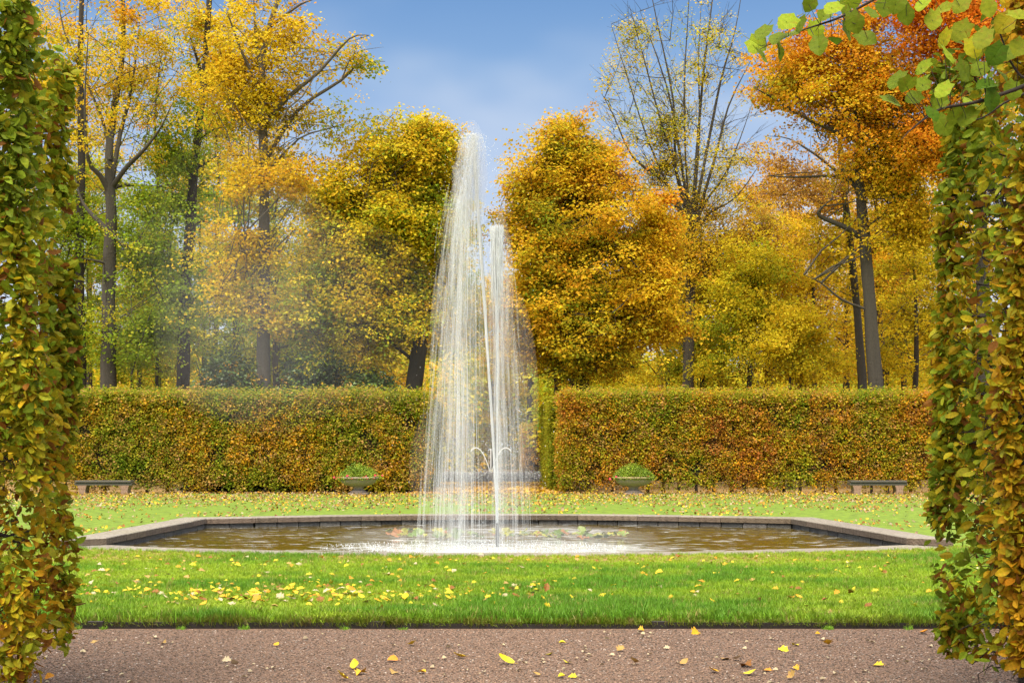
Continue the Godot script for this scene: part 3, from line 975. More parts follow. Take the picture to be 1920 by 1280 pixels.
	for s in [[1297, 440, 1268, 320, 1263, 190, 1232, 40, 1218, -30], [1297, 430, 1286, 300, 1284, 150, 1292, 0, 1290, -30], [1298, 430, 1306, 300, 1318, 150, 1336, 0, 1340, -30], [1296, 450, 1262, 370, 1215, 262, 1172, 130, 1146, 45],
			[1299, 420, 1330, 260, 1352, 150, 1378, 60, 1392, -20], [1296, 440, 1255, 350, 1188, 296, 1150, 215, 1128, 175], [1298, 440, 1322, 380, 1358, 330, 1388, 260, 1412, 190], [1297, 440, 1277, 300, 1250, 160, 1200, 20],
			[1298, 425, 1312, 250, 1310, 120, 1316, -10], [1298, 435, 1340, 300, 1366, 200, 1410, 110], [1297, 440, 1280, 360, 1240, 230, 1205, 100, 1180, 10], [1299, 450, 1330, 400, 1380, 370, 1430, 300]]:
		stems.append([trail(60, s, r(-1.6, 1.6)), r(0.05, 0.085)])
	tree("hornbeam_tree", "tall open tree with a fan of thin bare stems and few yellow leaves", "tall trees behind the right hedge",
		[at(1288, 858, 60), at(1290, 735, 60), at(1294, 600, 60), at(1296, 500, 60), at(1297, 430, 60), at(1297, 380, 60)], 0.26, 0.15, stems,
		[lobe(1270, 120, 130, 150, 60, 260, yellow, 0.5), lobe(1300, 320, 100, 120, 60, 380, yellow, 0.48), lobe(1280, 470, 110, 90, 60, 620, gold, 0.4), lobe(1200, 240, 80, 120, 60, 90, yellow, 0.5), lobe(1370, 210, 60, 140, 60, 70, yellow, 0.5), lobe(1280, 250, 150, 230, 60, 620, yellow, 0.47), lobe(1290, 420, 110, 110, 60, 420, gold, 0.44)], 260, 2, "bark_grey")
	# orange maple at the right
	tree("maple_tree", "leaning grey maple trunk at right with hooked branch and orange red crown", "tall trees behind the right hedge",
		[at(1648, 858, 50), at(1643, 735, 50), at(1632, 580, 50), at(1622, 450, 50), at(1612, 330, 50), at(1612, 260, 50), at(1604, 180, 50), at(1600, 60, 50)], 0.29, 0.08,
		[[trail(50, [1625, 458, 1597, 432, 1548, 410, 1534, 400, 1545, 386, 1562, 372], -0.8), 0.12], [trail(50, [1614, 360, 1590, 336, 1560, 330, 1490, 332, 1440, 330], 1.0), 0.1],
		[trail(50, [1632, 582, 1580, 562, 1540, 530, 1508, 515], -0.6), 0.06], [trail(50, [1610, 262, 1572, 248, 1500, 215, 1440, 178, 1414, 165], -1.0), 0.11], [trail(50, [1606, 200, 1560, 180, 1500, 145, 1448, 112], 0.8), 0.11],
		[trail(50, [1606, 190, 1660, 120, 1720, 60, 1760, 0], 1.0), 0.1], [trail(50, [1614, 300, 1680, 240, 1740, 220], -1.0), 0.07], [trail(50, [1620, 430, 1660, 400, 1680, 380], 0.4), 0.05]],
		[lobe(1540, 130, 110, 85, 50, 480, flame, 0.43), lobe(1640, 70, 120, 90, 50, 560, flame, 0.42), lobe(1650, 200, 110, 80, 50, 620, flame, 0.42), lobe(1560, 230, 80, 50, 50, 240, flame, 0.45), lobe(1700, 320, 75, 100, 50, 500, orange, 0.42), lobe(1630, 300, 60, 60, 50, 200, gold, 0.48), lobe(1690, 440, 70, 70, 50, 340, gold, 0.42), lobe(1470, 160, 50, 50, 50, 70, orange, 0.48), lobe(1610, 180, 170, 170, 50, 600, flame, 0.46), lobe(1720, 300, 60, 200, 50, 700, orange, 0.4), lobe(1560, 60, 110, 70, 50, 300, flame, 0.44)], 70, 0, "bark_grey")
	tree("maple_tree", "thin mossy second trunk close behind the leaning maple at right", "tall trees behind the right hedge",
		[at(1620, 856, 55), at(1618, 735, 55), at(1609, 600, 55), at(1592, 430, 55), at(1580, 330, 55), at(1576, 250, 55), at(1590, 180, 55)], 0.2, 0.06, [[trail(55, [1580, 330, 1530, 290, 1480, 260, 1440, 255], 0.8), 0.07], [trail(55, [1576, 260, 1600, 225, 1615, 200], 0.8), 0.05]],
		[lobe(1520, 330, 90, 90, 55, 330, copper, 0.48), lobe(1580, 480, 80, 90, 55, 300, gold, 0.45)], 40, 0, "bark_grey")
	tree("maple_tree", "glowing red orange maple crown high at the right edge above the near hedge", "tall trees behind the right hedge",
		[at(1850, 858, 48), at(1848, 700, 48), at(1840, 400, 48), at(1830, 150, 48), at(1830, 0, 48)], 0.3, 0.1, [],
		[lobe(1800, 40, 110, 130, 48, 1000, [AMBER, ORANGE, ORANGE, FLAME, ORANGE], 0.32), lobe(1830, 260, 100, 120, 48, 700, orange, 0.36), lobe(1760, 230, 60, 110, 48, 420, flame, 0.4)], 40, 0, "bark_dark")

	# the wood behind, tree by tree: name, label, foot x, distance, trunk radius, crown top, crown bottom, half width, sprays, colours, gap
	var rows := [
		["beech_tree", "green leaved young beech between the two left dark trunks", 265, 64, 0.18, 330, 735, 85, 900, greens, 0.4],
		["beech_tree", "yellow green beech behind the pale maple trunk", 440, 66, 0.2, 300, 740, 100, 1000, greens, 0.4],
		["maple_tree", "yellow maple standing deeper in the wood between maple and linden", 590, 68, 0.2, 330, 745, 90, 900, [LIME, LIME.lerp(LEMON, 0.5), LEMON, GOLD], 0.42],
		["oak_tree", "orange tinged oak far behind the left near hedge", 80, 62, 0.25, -60, 600, 130, 1100, orange, 0.45],
		["beech_tree", "pale yellow beech low behind the left hedge beside the rhododendron", 240, 75, 0.16, 470, 760, 110, 900, yellow, 0.36],
		["hornbeam_tree", "thin trunked yellow hornbeam right of the orange linden", 1312, 63, 0.19, 430, 745, 85, 900, yellow, 0.36],
		["hornbeam_tree", "yellow hornbeam with dark trunk in the middle of the right wood", 1400, 58, 0.17, 420, 740, 110, 1200, yellow, 0.36],
		["oak_tree", "copper brown oak standing behind the bare fan of stems", 1445, 70, 0.25, 240, 640, 110, 900, copper, 0.46],
		["oak_tree", "golden oak with short dark trunk left of the leaning maple", 1524, 60, 0.22, 400, 735, 105, 1200, gold, 0.38],
		["beech_tree", "lemon yellow young beech under the hooked branch at right", 1480, 54, 0.1, 560, 745, 90, 700, yellow, 0.4],
		["beech_tree", "lime and yellow beech right of the leaning maple", 1715, 58, 0.18, 380, 740, 90, 1000, [LIME * 0.8, LEMON * 0.8, LEMON, GOLD], 0.36],
		["oak_tree", "brown gold oak behind the second trunk at right", 1590, 72, 0.25, 330, 700, 110, 900, copper, 0.42],
		["beech_tree", "yellow beech beyond the right near hedge", 1830, 60, 0.2, 350, 740, 110, 1000, gold, 0.36],
		["linden_tree", "left avenue linden seen behind the water column", 858, 103, 0.28, 300, 760, 62, 900, linden, 0.38],
		["linden_tree", "right avenue linden just behind the second jet", 997, 103, 0.3, 350, 770, 58, 800, gold, 0.36],
		["linden_tree", "far yellow avenue linden left of the small fountain", 846, 112, 0.3, 380, 790, 50, 700, yellow, 0.36],
		["linden_tree", "far yellow avenue linden right of the small fountain", 1006, 112, 0.32, 420, 790, 50, 700, gold, 0.36],
		["linden_tree", "farthest golden tree closing the view behind the small fountain", 925, 125, 0.3, 470, 830, 80, 1000, gold, 0.3],
		["beech_tree", "bare topped brownish beech behind the maple's long branch", 615, 74, 0.2, 240, 600, 60, 240, copper, 0.52],
		["beech_tree", "golden beech filling the wood behind the fan of stems", 1240, 72, 0.2, 380, 750, 100, 1000, gold, 0.36],
		["beech_tree", "yellow beech deep in the wood right of the hooked branch", 1660, 80, 0.2, 420, 760, 100, 900, yellow, 0.36],
		["beech_tree", "green beech deep in the wood behind the rhododendron", 520, 84, 0.2, 420, 770, 110, 900, greens, 0.34],
		["beech_tree", "olive beech deep behind the bushy left linden", 700, 80, 0.2, 380, 770, 100, 800, gold, 0.36],
		["beech_tree", "orange beech high behind the forked beech at far left", 170, 78, 0.22, -40, 480, 120, 700, orange, 0.5],
		["beech_tree", "soft olive beech filling the wood behind the forked beech", 200, 70, 0.2, 260, 740, 120, 1300, greens, 0.36],
		["beech_tree", "light green beech behind the left trunks beside the yellow maple", 380, 72, 0.2, 280, 740, 120, 1300, greens, 0.36],
		["maple_tree", "broad golden maple behind the yellow maple's lower branches", 520, 66, 0.2, 240, 740, 120, 1100, [LIME, LIME.lerp(LEMON, 0.4), LEMON, GOLD], 0.42],
		["beech_tree", "tall amber beech closing the sky between the two left trunks", 290, 74, 0.2, -60, 420, 130, 420, orange, 0.44],
		["maple_tree", "tall golden maple closing the sky behind the pale trunk", 450, 76, 0.2, -40, 420, 120, 420, gold, 0.46],
		["oak_tree", "broad amber oak behind the leaning maple at right", 1650, 66, 0.25, 180, 740, 130, 1500, orange, 0.4],
		["oak_tree", "russet oak between the fan of stems and the leaning maple", 1500, 76, 0.25, 260, 740, 120, 1300, copper, 0.42],
		["beech_tree", "pale yellow beech under the fan of stems", 1350, 70, 0.2, 360, 745, 120, 1300, yellow, 0.36],
		["beech_tree", "sunny lime beech between the forked beech and the second trunk", 290, 60, 0.12, 420, 740, 85, 700, [LIME, LIME, OLIVE, LEMON], 0.42],
		["beech_tree", "pale gold beech filling the wood left of the bushy left linden", 610, 62, 0.15, 300, 740, 80, 900, [LIME, OLIVE, LEMON, GOLD], 0.4],
		["beech_tree", "bright yellow beech behind the orange linden's right side", 1250, 66, 0.18, 330, 745, 110, 1100, yellow, 0.4],
		["beech_tree", "gold green beech deep behind the leaning maple", 1700, 70, 0.2, 300, 745, 110, 1200, [LIME, OLIVE, LEMON, GOLD], 0.38],
		["oak_tree", "light copper oak low between fan of stems and hooked branch", 1430, 62, 0.2, 330, 700, 100, 900, [OLIVE, TAN, GOLD, AMBER], 0.42],
		["beech_tree", "yellow beech high behind the second dark trunk", 400, 80, 0.22, 60, 420, 90, 420, gold, 0.52],
	]
	for w in rows:
		wood_tree(w[0], w[1], w[2], w[3], w[4], w[5], w[6], w[7], w[8], w[9], w[10], 0 if w[3] < 80 else 5, r(-12, 12), 1.0 if w[3] < 80 else 0.75)

	# far wood that closes every gap
	rng.seed = 470
	var xf := []
	var cols := []
	for i in 26000:
		var d := r(88, 150)
		var x := r(-75, 75)
		if absf(x + 0.6) < 2.6 and d < 128:
			continue
		var top := (9.0 + 5.0 * nz.get_noise_2d(x * 9.0, 3.0)) * d / 118.0
		var y := top * pow(rng.randf(), 0.8)
		xf.append(Transform3D(Basis.from_euler(Vector3(r(-0.6, 0.6), r(0, TAU), r(-0.6, 0.6))).scaled(Vector3.ONE * r(0.9, 1.8)), Vector3(x, y, -d)))
		cols.append(pick([LIME * 0.8, LIME * 1.1, LIME.lerp(LEMON, 0.5), LEMON, LEMON, GOLD], 0.5 + 0.9 * nz.get_noise_3d(x * 12, y * 14, d * 8) + r(-0.2, 0.2)) * r(0.8, 1.1))
	var wood := copies("far_woodland", sprays[5], mats.leaf_far, xf, cols, self)
	tag(wood, "far golden woodland closing the view between the tree trunks", "woodland")

	# rhododendrons behind the left hedge
	var shrubs := [[430, 49.6, 80, 90, 640, "mist veiled dark rhododendron behind the left hedge, left of the pale trunk"], [590, 50.2, 100, 100, 632, "broad dark green rhododendron behind the left hedge, right of the pale trunk"], [700, 49.6, 70, 62, 672, "low dark rhododendron under the bushy linden at the hedge's end"]]
	for s in shrubs:
		var foot := at(s[0], 852, s[1])
		foot.y = -0.06
		var root := thing("rhododendron", s[5], "shrub", foot, 0.0, "rhododendrons behind the left hedge")
		var top := at(s[0], s[4], s[1]).y
		var rx: float = s[2] * s[1] / F
		var b := Build.new()
		for i in 14:
			var e := Vector3(r(-1, 1) * rx * 0.8, r(0.5, 0.9) * top, r(-0.8, 0.8))
			var tp := bent(Vector3(r(-0.2, 0.2), 0, r(-0.2, 0.2)), e, 0.2, 0.2)
			b.tube(tp, taper(tp.size(), 0.05, 0.012), 5)
		part("branches", b.done(), mats.bark_dark, root).set_meta("kind", "stuff")
		xf = []
		cols = []
		for i in 1100:
			var u := Vector3(rng.randfn(), absf(rng.randfn()), rng.randfn()).normalized() * pow(rng.randf(), 0.35)
			var p := u * Vector3(rx * (1.0 + 0.25 * nz.get_noise_2d(u.x * 120, u.y * 120)), top * (0.95 + 0.25 * nz.get_noise_2d(u.x * 150 + 40, u.z * 150)), 1.9)
			xf.append(Transform3D(Basis.from_euler(Vector3(r(-0.5, 0.5), r(0, TAU), r(-0.5, 0.5))).scaled(Vector3.ONE * r(0.7, 1.1)), p))
			cols.append((DEEP.lerp(GREEN, r(0, 0.6)) if rng.randf() < 0.93 else AMBER * 0.7) * r(0.7, 1.2))
		copies("foliage", sprays[4], mats.evergreen, xf, cols, root)


# ---------------------------------------------------------------- the two near hedges
func near_hedge(label: String, side: float, seed_: int, pal_of: Callable) -> void:
	rng.seed = seed_
	var zn := -6.35
	var zb := -7.5
	var xe := 2.24 if side > 0 else -2.31
	var xo := 4.6 * side
	var top := 3.3
	var mid := Vector3((xe + xo) * 0.5, GRAVEL_Y, (zn + zb) * 0.5)
	var root := thing("hornbeam_hedge", label, "hedge", mid, 0.0, "clipped hornbeam hedge ends framing the view")
	# stems and kinked twigs
	var b := Build.new()
	var stem_at := []
	for k in 8:
		var x := xe + side * (0.3 + k * 0.32 + r(-0.06, 0.06))
		var pts := []
		for j in 8:
			pts.append(Vector3(x + r(-0.05, 0.05), GRAVEL_Y + j * 0.43, -6.92 + r(-0.07, 0.07)) - mid)
		stem_at.append(pts)
		var m := Build.new()
		m.tube(smooth(pts, 2), taper(pts.size() * 2 - 1, 0.02, 0.009), 6, Color.WHITE, 0.08)
		part("stem", m.done(), mats.twig, root)
	for i in 860:
		var k := mini(int(pow(rng.randf(), 1.5) * 8), 7)
		var s: Vector3 = stem_at[k][rng.randi() % 7].lerp(stem_at[k][1 + rng.randi() % 7], rng.randf())
		var to := s + Vector3(-side * r(-0.3, 0.22) if k < 2 else r(-0.3, 0.3), r(-0.12, 0.22), r(-0.62, 0.62))
		if k == 0 and rng.randf() < 0.5:
			to.z = s.z + r(-0.3, 0.3)
			to.x = s.x - side * r(0.05, 0.16)
		var pts := bent(s, to, r(-0.05, 0.06), 0.09, 5)
		b.tube(pts, taper(pts.size(), r(0.004, 0.011), 0.002), 4)
		for q in 2:
			var f: Vector3 = pts[2 + rng.randi() % 4]
			b.tube([f, f + Vector3(r(-0.1, 0.1), r(-0.08, 0.1), r(-0.1, 0.1)), f + Vector3(r(-0.13, 0.13), r(-0.12, 0.15), r(-0.2, 0.2))], [0.003, 0.0024, 0.0015], 3)
	part("twigs", b.done(), mats.twig, root).set_meta("kind", "stuff")
	# leaves: front and back faces, the rims of the open end, the top
	var all := []
	var add := func(p: Vector3, out: Vector3) -> void:
		if nz.get_noise_3d(p.x * 160.0, p.y * 130.0, p.z * 160.0 + seed_) < (-0.2 if side < 0 else -0.25) + r(-0.1, 0.1):
			return
		var dir := out * r(-0.4, 0.9) + Vector3.DOWN * r(-0.3, 1.0) + Vector3(r(-1, 1), r(-0.6, 0.6), r(-1, 1)) * 1.0
		var up := out * 0.6 + Vector3(r(-1, 1), r(-0.4, 1.3), r(-1, 1)) * 1.1
		all.append([turned(dir, up, p - mid, r(0.36, 0.78)), p])
	var bulge := func(y: float, z: float) -> float:
		return side * 0.10 * (nz.get_noise_2d(y * 55.0, z * 60.0 + seed_ * 7.0)) - side * (0.14 * smoothstep(-7.3, -6.5, z) if side < 0 else 0.0)
	var low := func(p: Vector3) -> bool:   # thin towards the ground
		return p.y < 0.24 + 0.14 * nz.get_noise_2d(p.x * 130.0, p.z * 130.0 + seed_) or (p.y < 1.1 and rng.randf() < (0.4 if side < 0 else 0.08) - p.y * 0.3)
	for i in 10500:   # front face, seen from the path
		var p := Vector3(lerpf(xe, xo, pow(rng.randf(), 1.15)), r(0.2, top), zn - absf(rng.randfn()) * 0.09 + 0.05 * nz.get_noise_2d(i, 3.0))
		p.x += bulge.call(p.y, p.z)
		if not low.call(p):
			add.call(p, Vector3.BACK)
	for i in 7000:   # back face
		var p := Vector3(lerpf(xe, xo, pow(rng.randf(), 1.5)), r(0.2, top), zb + absf(rng.randfn()) * 0.10)
		p.x += bulge.call(p.y, p.z)
		if not low.call(p):
			add.call(p, Vector3.FORWARD)
	for i in 7000:   # the open end: leaves crowd at both rims, few in the middle
		var t := rng.randf()
		var edge := 0.5 - 0.5 * cos(PI * t)
		edge = lerpf(edge, smoothstep(0.0, 1.0, edge), 0.9)
		var p := Vector3(xe + side * absf(rng.randfn()) * 0.08, r(0.2, top), lerpf(zb, zn, edge))
		p.x += bulge.call(p.y, p.z)
		if absf(edge - 0.45) < 0.27 and rng.randf() < 0.62:
			continue
		if not low.call(p):
			add.call(p, Vector3.LEFT * side + Vector3(0, 0, (edge - 0.5) * 1.5))
	for i in 900:
		var p := Vector3(lerpf(xe, xo, rng.randf()), top + rng.randfn() * 0.05, r(zb, zn))
		add.call(p, Vector3.UP)
	for i in 1800:   # inside
		var p := Vector3(lerpf(xe, xo, rng.randf()), r(0.4, top), r(zb + 0.15, zn - 0.15))
		if not low.call(p):
			add.call(p, Vector3.LEFT * side)
	# the leaves that show largest are parts of their own
	var near := all.filter(func(e): return e[1].z > -6.5 and absf(e[1].x) < 2.42 and e[1].y > 0.2)
	near.sort_custom(func(p, q): return absf(p[1].x) - p[1].z * 0.02 < absf(q[1].x) - q[1].z * 0.02)
	var taken := {}
	var step := maxf(1.0, near.size() / 300.0)
	for i in 300:
		var e = near[mini(int(i * step), near.size() - 1)]
		if taken.has(e):
			continue
		taken[e] = true
		var c: Color = pal_of.call(e[1])
		part("leaf", near_leaves[rng.randi() % 5], tinted(c), root, e[0])
	for kind in 5:
		var xf := []
		var cols := []
		for i in range(kind, all.size(), 5):
			if not taken.has(all[i]):
				xf.append(all[i][0])
				var c: Color = pal_of.call(all[i][1])
				cols.append(c)
		copies("leaves", near_leaves[kind], mats.leaf_near, xf, cols, root)


func tinted(c: Color) -> StandardMaterial3D:   # one of a few shared leaf materials, nearest in colour
	var key := "leaf_%d_%d" % [roundi(c.r * 12), roundi(c.g * 14)]
	if not mats.has(key):
		var m: StandardMaterial3D = mats.leaf_near.duplicate()
		m.albedo_color = c.linear_to_srgb()
		mats[key] = m
	return mats[key]


func near_hedges() -> void:
	var left := func(p: Vector3) -> Color:
		var k := 0.12 + 0.5 * (1.0 - p.y / 3.2) + 0.5 * nz.get_noise_3d(p.x * 60, p.y * 40, p.z * 60) + r(-0.3, 0.34)
		return pick([LIME * 0.6, LIME * 0.9, LIME * 1.1, OLIVE, OLIVE * 0.9, LEMON * 0.75, GOLD * 0.8, AMBER * 0.85, AMBER * 0.75, RUST * 1.1], k) * r(0.6, 1.15) if rng.randf() < 0.9 else RUST * r(0.5, 1.0)
	var right := func(p: Vector3) -> Color:
		var front := smoothstep(-6.75, -6.4, p.z) * 0.32 + smoothstep(2.2, 2.5, p.x) * 0.12
		var k := 0.16 + front + 0.2 * (1.0 - p.y / 3.2) + 0.45 * nz.get_noise_3d(p.x * 60, p.y * 40, p.z * 60 + 90) + r(-0.28, 0.34)
		return pick([LIME * 0.6, LIME * 0.85, LIME, OLIVE, LEMON * 0.75, GOLD * 0.75, AMBER * 0.85, AMBER * 0.95, ORANGE * 0.75], k) * r(0.6, 1.15) if rng.randf() < 0.9 else RUST * r(0.5, 1.0)
	near_hedge("near end of hornbeam hedge at the left edge, fresh green above and amber below", -1.0, 501, left)
	near_hedge("near end of hornbeam hedge at the right edge, open dark twigs and orange front leaves", 1.0, 502, right)


func linden_branch() -> void:
	rng.seed = 610
	var foot := Vector3(3.5, GRAVEL_Y, -4.4)
	var root := thing("linden_tree", "near linden at the right edge hanging big green leaves into the top corner", "tree", foot)
	var b := Build.new()
	b.tube(smooth([Vector3.ZERO, Vector3(0.02, 1.5, 0), Vector3(-0.05, 3, 0), Vector3(0, 5, 0.1), Vector3(0.1, 7, 0)], 4), taper(17, 0.2, 0.09, 0.4), 10, Color.WHITE, 0.05)
	part("trunk", b.done(), mats.bark_dark, root)
	var d := 4.7
	var boughs := [[[Vector3(3.5, 3.3, -4.4), at(2300, -30, 4.6), at(1990, 130, d), at(1850, 186, d), at(1765, 204, d), at(1715, 238, d), at(1690, 262, d)], 0.016],
		[[Vector3(3.5, 4.1, -4.4), at(2150, -260, 4.6), at(1800, -90, d), at(1690, -30, d), at(1580, 30, d), at(1500, 58, d), at(1425, 92, d)], 0.014],
		[[Vector3(3.5, 3.0, -4.4), at(2250, 160, 4.7), at(1960, 150, 4.8), at(1905, 130, 4.8), at(1875, 60, 4.8), at(1850, 10, 4.8)], 0.012],
		[[Vector3(3.5, 2.9, -4.4), at(2250, 200, 4.8), at(2000, 160, 4.9), at(1900, 185, 4.9), at(1840, 222, 4.9), at(1780, 230, 4.9)], 0.012]]
	var joints := []
	for w in boughs:
		b = Build.new()
		var pts := smooth(w[0].map(func(p): return p - foot), 4)
		b.tube(pts, taper(pts.size(), w[1] * 0.7, 0.0012), 5)
		part("branch", b.done(), mats.twig, root)
		joints.append_array(pts.slice(8))
	var spots := [1475, 40, 1500, 47, 1457, 72, 1482, 62, 1462, 102, 1530, 58, 1536, 88, 1562, 76, 1560, 14, 1605, 45, 1592, 60, 1635, 24, 1680, 8, 1657, 16, 1627, 72, 1517, 8, 1750, 40, 1765, 18, 1742, 117, 1727, 127, 1680, 152, 1700, 160, 1730, 158, 1712, 182, 1677, 190, 1767, 170, 1760, 196,
		1780, 105, 1810, 135, 1827, 92, 1842, 75, 1847, 160, 1820, 190, 1812, 222, 1772, 238, 1750, 215, 1790, 220, 1855, 16, 1882, 46, 1912, 30, 1866, 105, 1892, 100, 1432, 106, 1430, 62, 1422, 84, 1600, 5, 1700, 30, 1730, 8, 1800, 10, 1800, 60, 1770, 75, 1860, 190, 1900, 170, 1835, 130, 1880, 140, 1585, 25, 1545, 30, 1910, 90]
	var shapes := []
	for i in 4:
		shapes.append(broad_leaf(r(0.064, 0.076), r(0.030, 0.035), 0, r(-0.3, 0.15), r(-0.1, 0.3), 0.55, 0.03))
	b = Build.new()
	for i in range(0, spots.size(), 2):
		var p := at(spots[i], spots[i + 1], d + r(-0.12, 0.12)) - foot
		var best: Vector3 = joints[0]
		for j in joints:
			if j.distance_to(p) < best.distance_to(p):
				best = j
		b.tube(bent(best, p, -0.005, 0.012, 3), [0.0016, 0.0013, 0.0011, 0.001], 3)
		var dir := Vector3(r(-1, 0.6), r(-1.0, 0.1), r(-0.5, 0.5))
		var up := Vector3(r(-0.5, 0.5), r(0.2, 0.9), r(0.4, 1.0))
		var s := r(0.85, 1.15)
		var t := turned(dir, up, Vector3.ZERO, s)
		t.origin = p - t.basis.z * 0.04
		var c: Color = [Color(0.10, 0.20, 0.012), Color(0.13, 0.26, 0.015), Color(0.17, 0.31, 0.02), Color(0.22, 0.36, 0.02), LIME.lerp(LEMON, 0.3)][rng.randi() % 5]
		if spots[i] > 1740 and spots[i + 1] < 100:
			c = c.lerp(LEMON, 0.3)
		part("leaf", shapes[rng.randi() % 4], tinted(c), root, t)
	part("leaf_stalks", b.done(), mats.twig, root).set_meta("kind", "stuff")
	# the rest of its crown, above the picture
	var xf := []
	var cols := []
	for i in 420:
		var u := Vector3(rng.randfn(), rng.randfn(), rng.randfn()).normalized() * pow(rng.randf(), 0.4)
		xf.append(Transform3D(Basis.from_euler(Vector3(r(-0.5, 0.5), r(0, TAU), r(-0.5, 0.5))), Vector3(0.6, 6.4, 0.4) + u * Vector3(2.2, 2.0, 2.2)))
		cols.append(pick([GREEN, LIME * 0.8, LIME, OLIVE, LEMON * 0.8], rng.randf()))
	copies("crown", sprays[1], mats.leaf_far, xf, cols, root)


# ---------------------------------------------------------------- benches and urns
func bench(label: String, px: float) -> void:
	var p := at(px, 852, 44.6)
	p.y = 0.0
	var root := thing("park_bench", label, "bench", p, 0.0, "stone and timber benches against the far hedge")
	for k in 3:
		var b := Build.new()
		var z := 0.17 - k * 0.165
		b.box(Vector3(-0.88, 0.385, z - 0.075), Vector3(0.88, 0.44, z + 0.075), 0.012)
		part("slat", b.done(), mats.wood, root)
	var rail := Build.new()
	rail.box(Vector3(-0.9, 0.29, -0.2), Vector3(0.9, 0.375, 0.2), 0.01)
	part("seat_beam", rail.done(), mats.wood, root)
	for k in 4:
		var c := Build.new()
		c.box(Vector3(-0.8 + k * 0.52, 0.373, -0.22), Vector3(-0.72 + k * 0.52, 0.388, 0.22), 0.003)
		part("cross_batten", c.done(), mats.wood, root)
	for s in [-1, 1]:
		var l := Build.new()
		var prof := [[0.125, 0.0], [0.11, 0.02], [0.10, 0.12], [0.12, 0.22], [0.15, 0.288]]
		for i in prof.size() - 1:
			var a: Array = prof[i]
			var c: Array = prof[i + 1]
			var lo := [Vector2(-a[0], -0.2), Vector2(a[0], -0.2), Vector2(a[0], 0.2), Vector2(-a[0], 0.2)]
			var hi := [Vector2(-c[0], -0.2), Vector2(c[0], -0.2), Vector2(c[0], 0.2), Vector2(-c[0], 0.2)]
			for k in 4:
				var q := (k + 1) % 4
				l.quad(Vector3(lo[k].x, a[1], lo[k].y), Vector3(lo[q].x, a[1], lo[q].y), Vector3(hi[q].x, c[1], hi[q].y), Vector3(hi[k].x, c[1], hi[k].y))
		part("leg", l.done(), mats.sandstone, root, Transform3D(Basis(), Vector3(s * 0.66, 0, 0)))


func urn(label: String, plant_label: String, px: float, flowers: int, mossy: float, tall: float) -> void:
	var p := at(px, 852, 44.2)
	p.y = 0.0
	var root := thing("stone_urn", label, "urn", p, 0.0, "shallow stone planting bowls on the lawn before the hedge")
	var b := Build.new()
	b.box(Vector3(-0.3, 0.0, -0.3), Vector3(0.3, 0.07, 0.3), 0.015)
	part("plinth", b.done(), mats.urn, root)
	b = Build.new()
	b.lathe([Vector2(0.0, 0.07), Vector2(0.28, 0.07), Vector2(0.27, 0.10), Vector2(0.18, 0.15), Vector2(0.14, 0.2), Vector2(0.17, 0.24), Vector2(0.22, 0.26)], 20)
	part("pedestal", b.done(), mats.urn, root)
	b = Build.new()
	b.lathe([Vector2(0.18, 0.255), Vector2(0.32, 0.28), Vector2(0.45, 0.33), Vector2(0.53, 0.40), Vector2(0.565, 0.48), Vector2(0.57, 0.5)], 32)
	var bowl := part("bowl", b.done(), mats.urn, root)
	b = Build.new()
	b.lathe([Vector2(0.57, 0.5), Vector2(0.62, 0.505), Vector2(0.635, 0.525), Vector2(0.63, 0.55), Vector2(0.6, 0.56), Vector2(0.54, 0.555), Vector2(0.53, 0.52), Vector2(0.0, 0.51)], 32, Color(1.1, 1.08, 1.0).lerp(Color(1.3, 1.45, 0.5), mossy))
	part("rim", b.done(), mats.urn, bowl)
	var pl := thing("urn_plants", plant_label, "plants", p + Vector3(0, 0.51, 0), 0.0, "green planting in the stone bowls")
	var xf := []
	var cols := []
	for i in 300:
		var a := r(0, TAU)
		var q := sqrt(rng.randf())
		var h := tall * (1.0 - q * q) * r(0.6, 1.05)
		xf.append(Transform3D(Basis.from_euler(Vector3(r(-0.7, 0.7), r(0, TAU), r(-0.7, 0.7))).scaled(Vector3.ONE * r(0.6, 1.0)), Vector3(cos(a) * q * 0.6, h, sin(a) * q * 0.6)))
		cols.append(pick([GREEN * 1.2, LIME * 0.8, LIME, LIME * 1.2], rng.randf()) * r(0.8, 1.2))
	copies("foliage", sprays[6], mats.grass, xf, cols, pl)
	var head := Build.new()
	for k in 7:
		var a := TAU * k / 7
		head.tri(Vector3.ZERO, Vector3(cos(a), 0.35, sin(a)) * 0.03, Vector3(cos(a + 0.9), 0.35, sin(a + 0.9)) * 0.03)
	var hm := head.done(true)
	for i in flowers:
		var a := r(-0.3, PI + 0.3)
		var o := part("flower", hm, mats.petal, pl, Transform3D(Basis.from_euler(Vector3(r(0.3, 1.3), 0, r(-0.4, 0.4))), Vector3(cos(a) * r(0.55, 0.78), r(-0.03, 0.1), sin(a) * r(0.5, 0.65))))
		o.scale = Vector3.ONE * r(0.8, 1.4)


func furniture() -> void:
	rng.seed = 700
	mats.petal = surface(Color(0.6, 0.03, 0.06), 0.6)
	bench("timber slat bench on stone legs at left, half behind the near hedge leaves", 196)
	bench("timber slat bench on reddish stone legs at right before the hedge", 1645)
	urn("stone bowl urn left of the fountain with red flowers spilling over its rim", "rounded green mound with small red flowers in the left stone bowl", 672, 26, 0.1, 0.36)
	urn("pale stone bowl urn right of the fountain with mossy yellow green rim", "feathery green plants in the right stone bowl with a moss rim", 1188, 4, 0.8, 0.4)


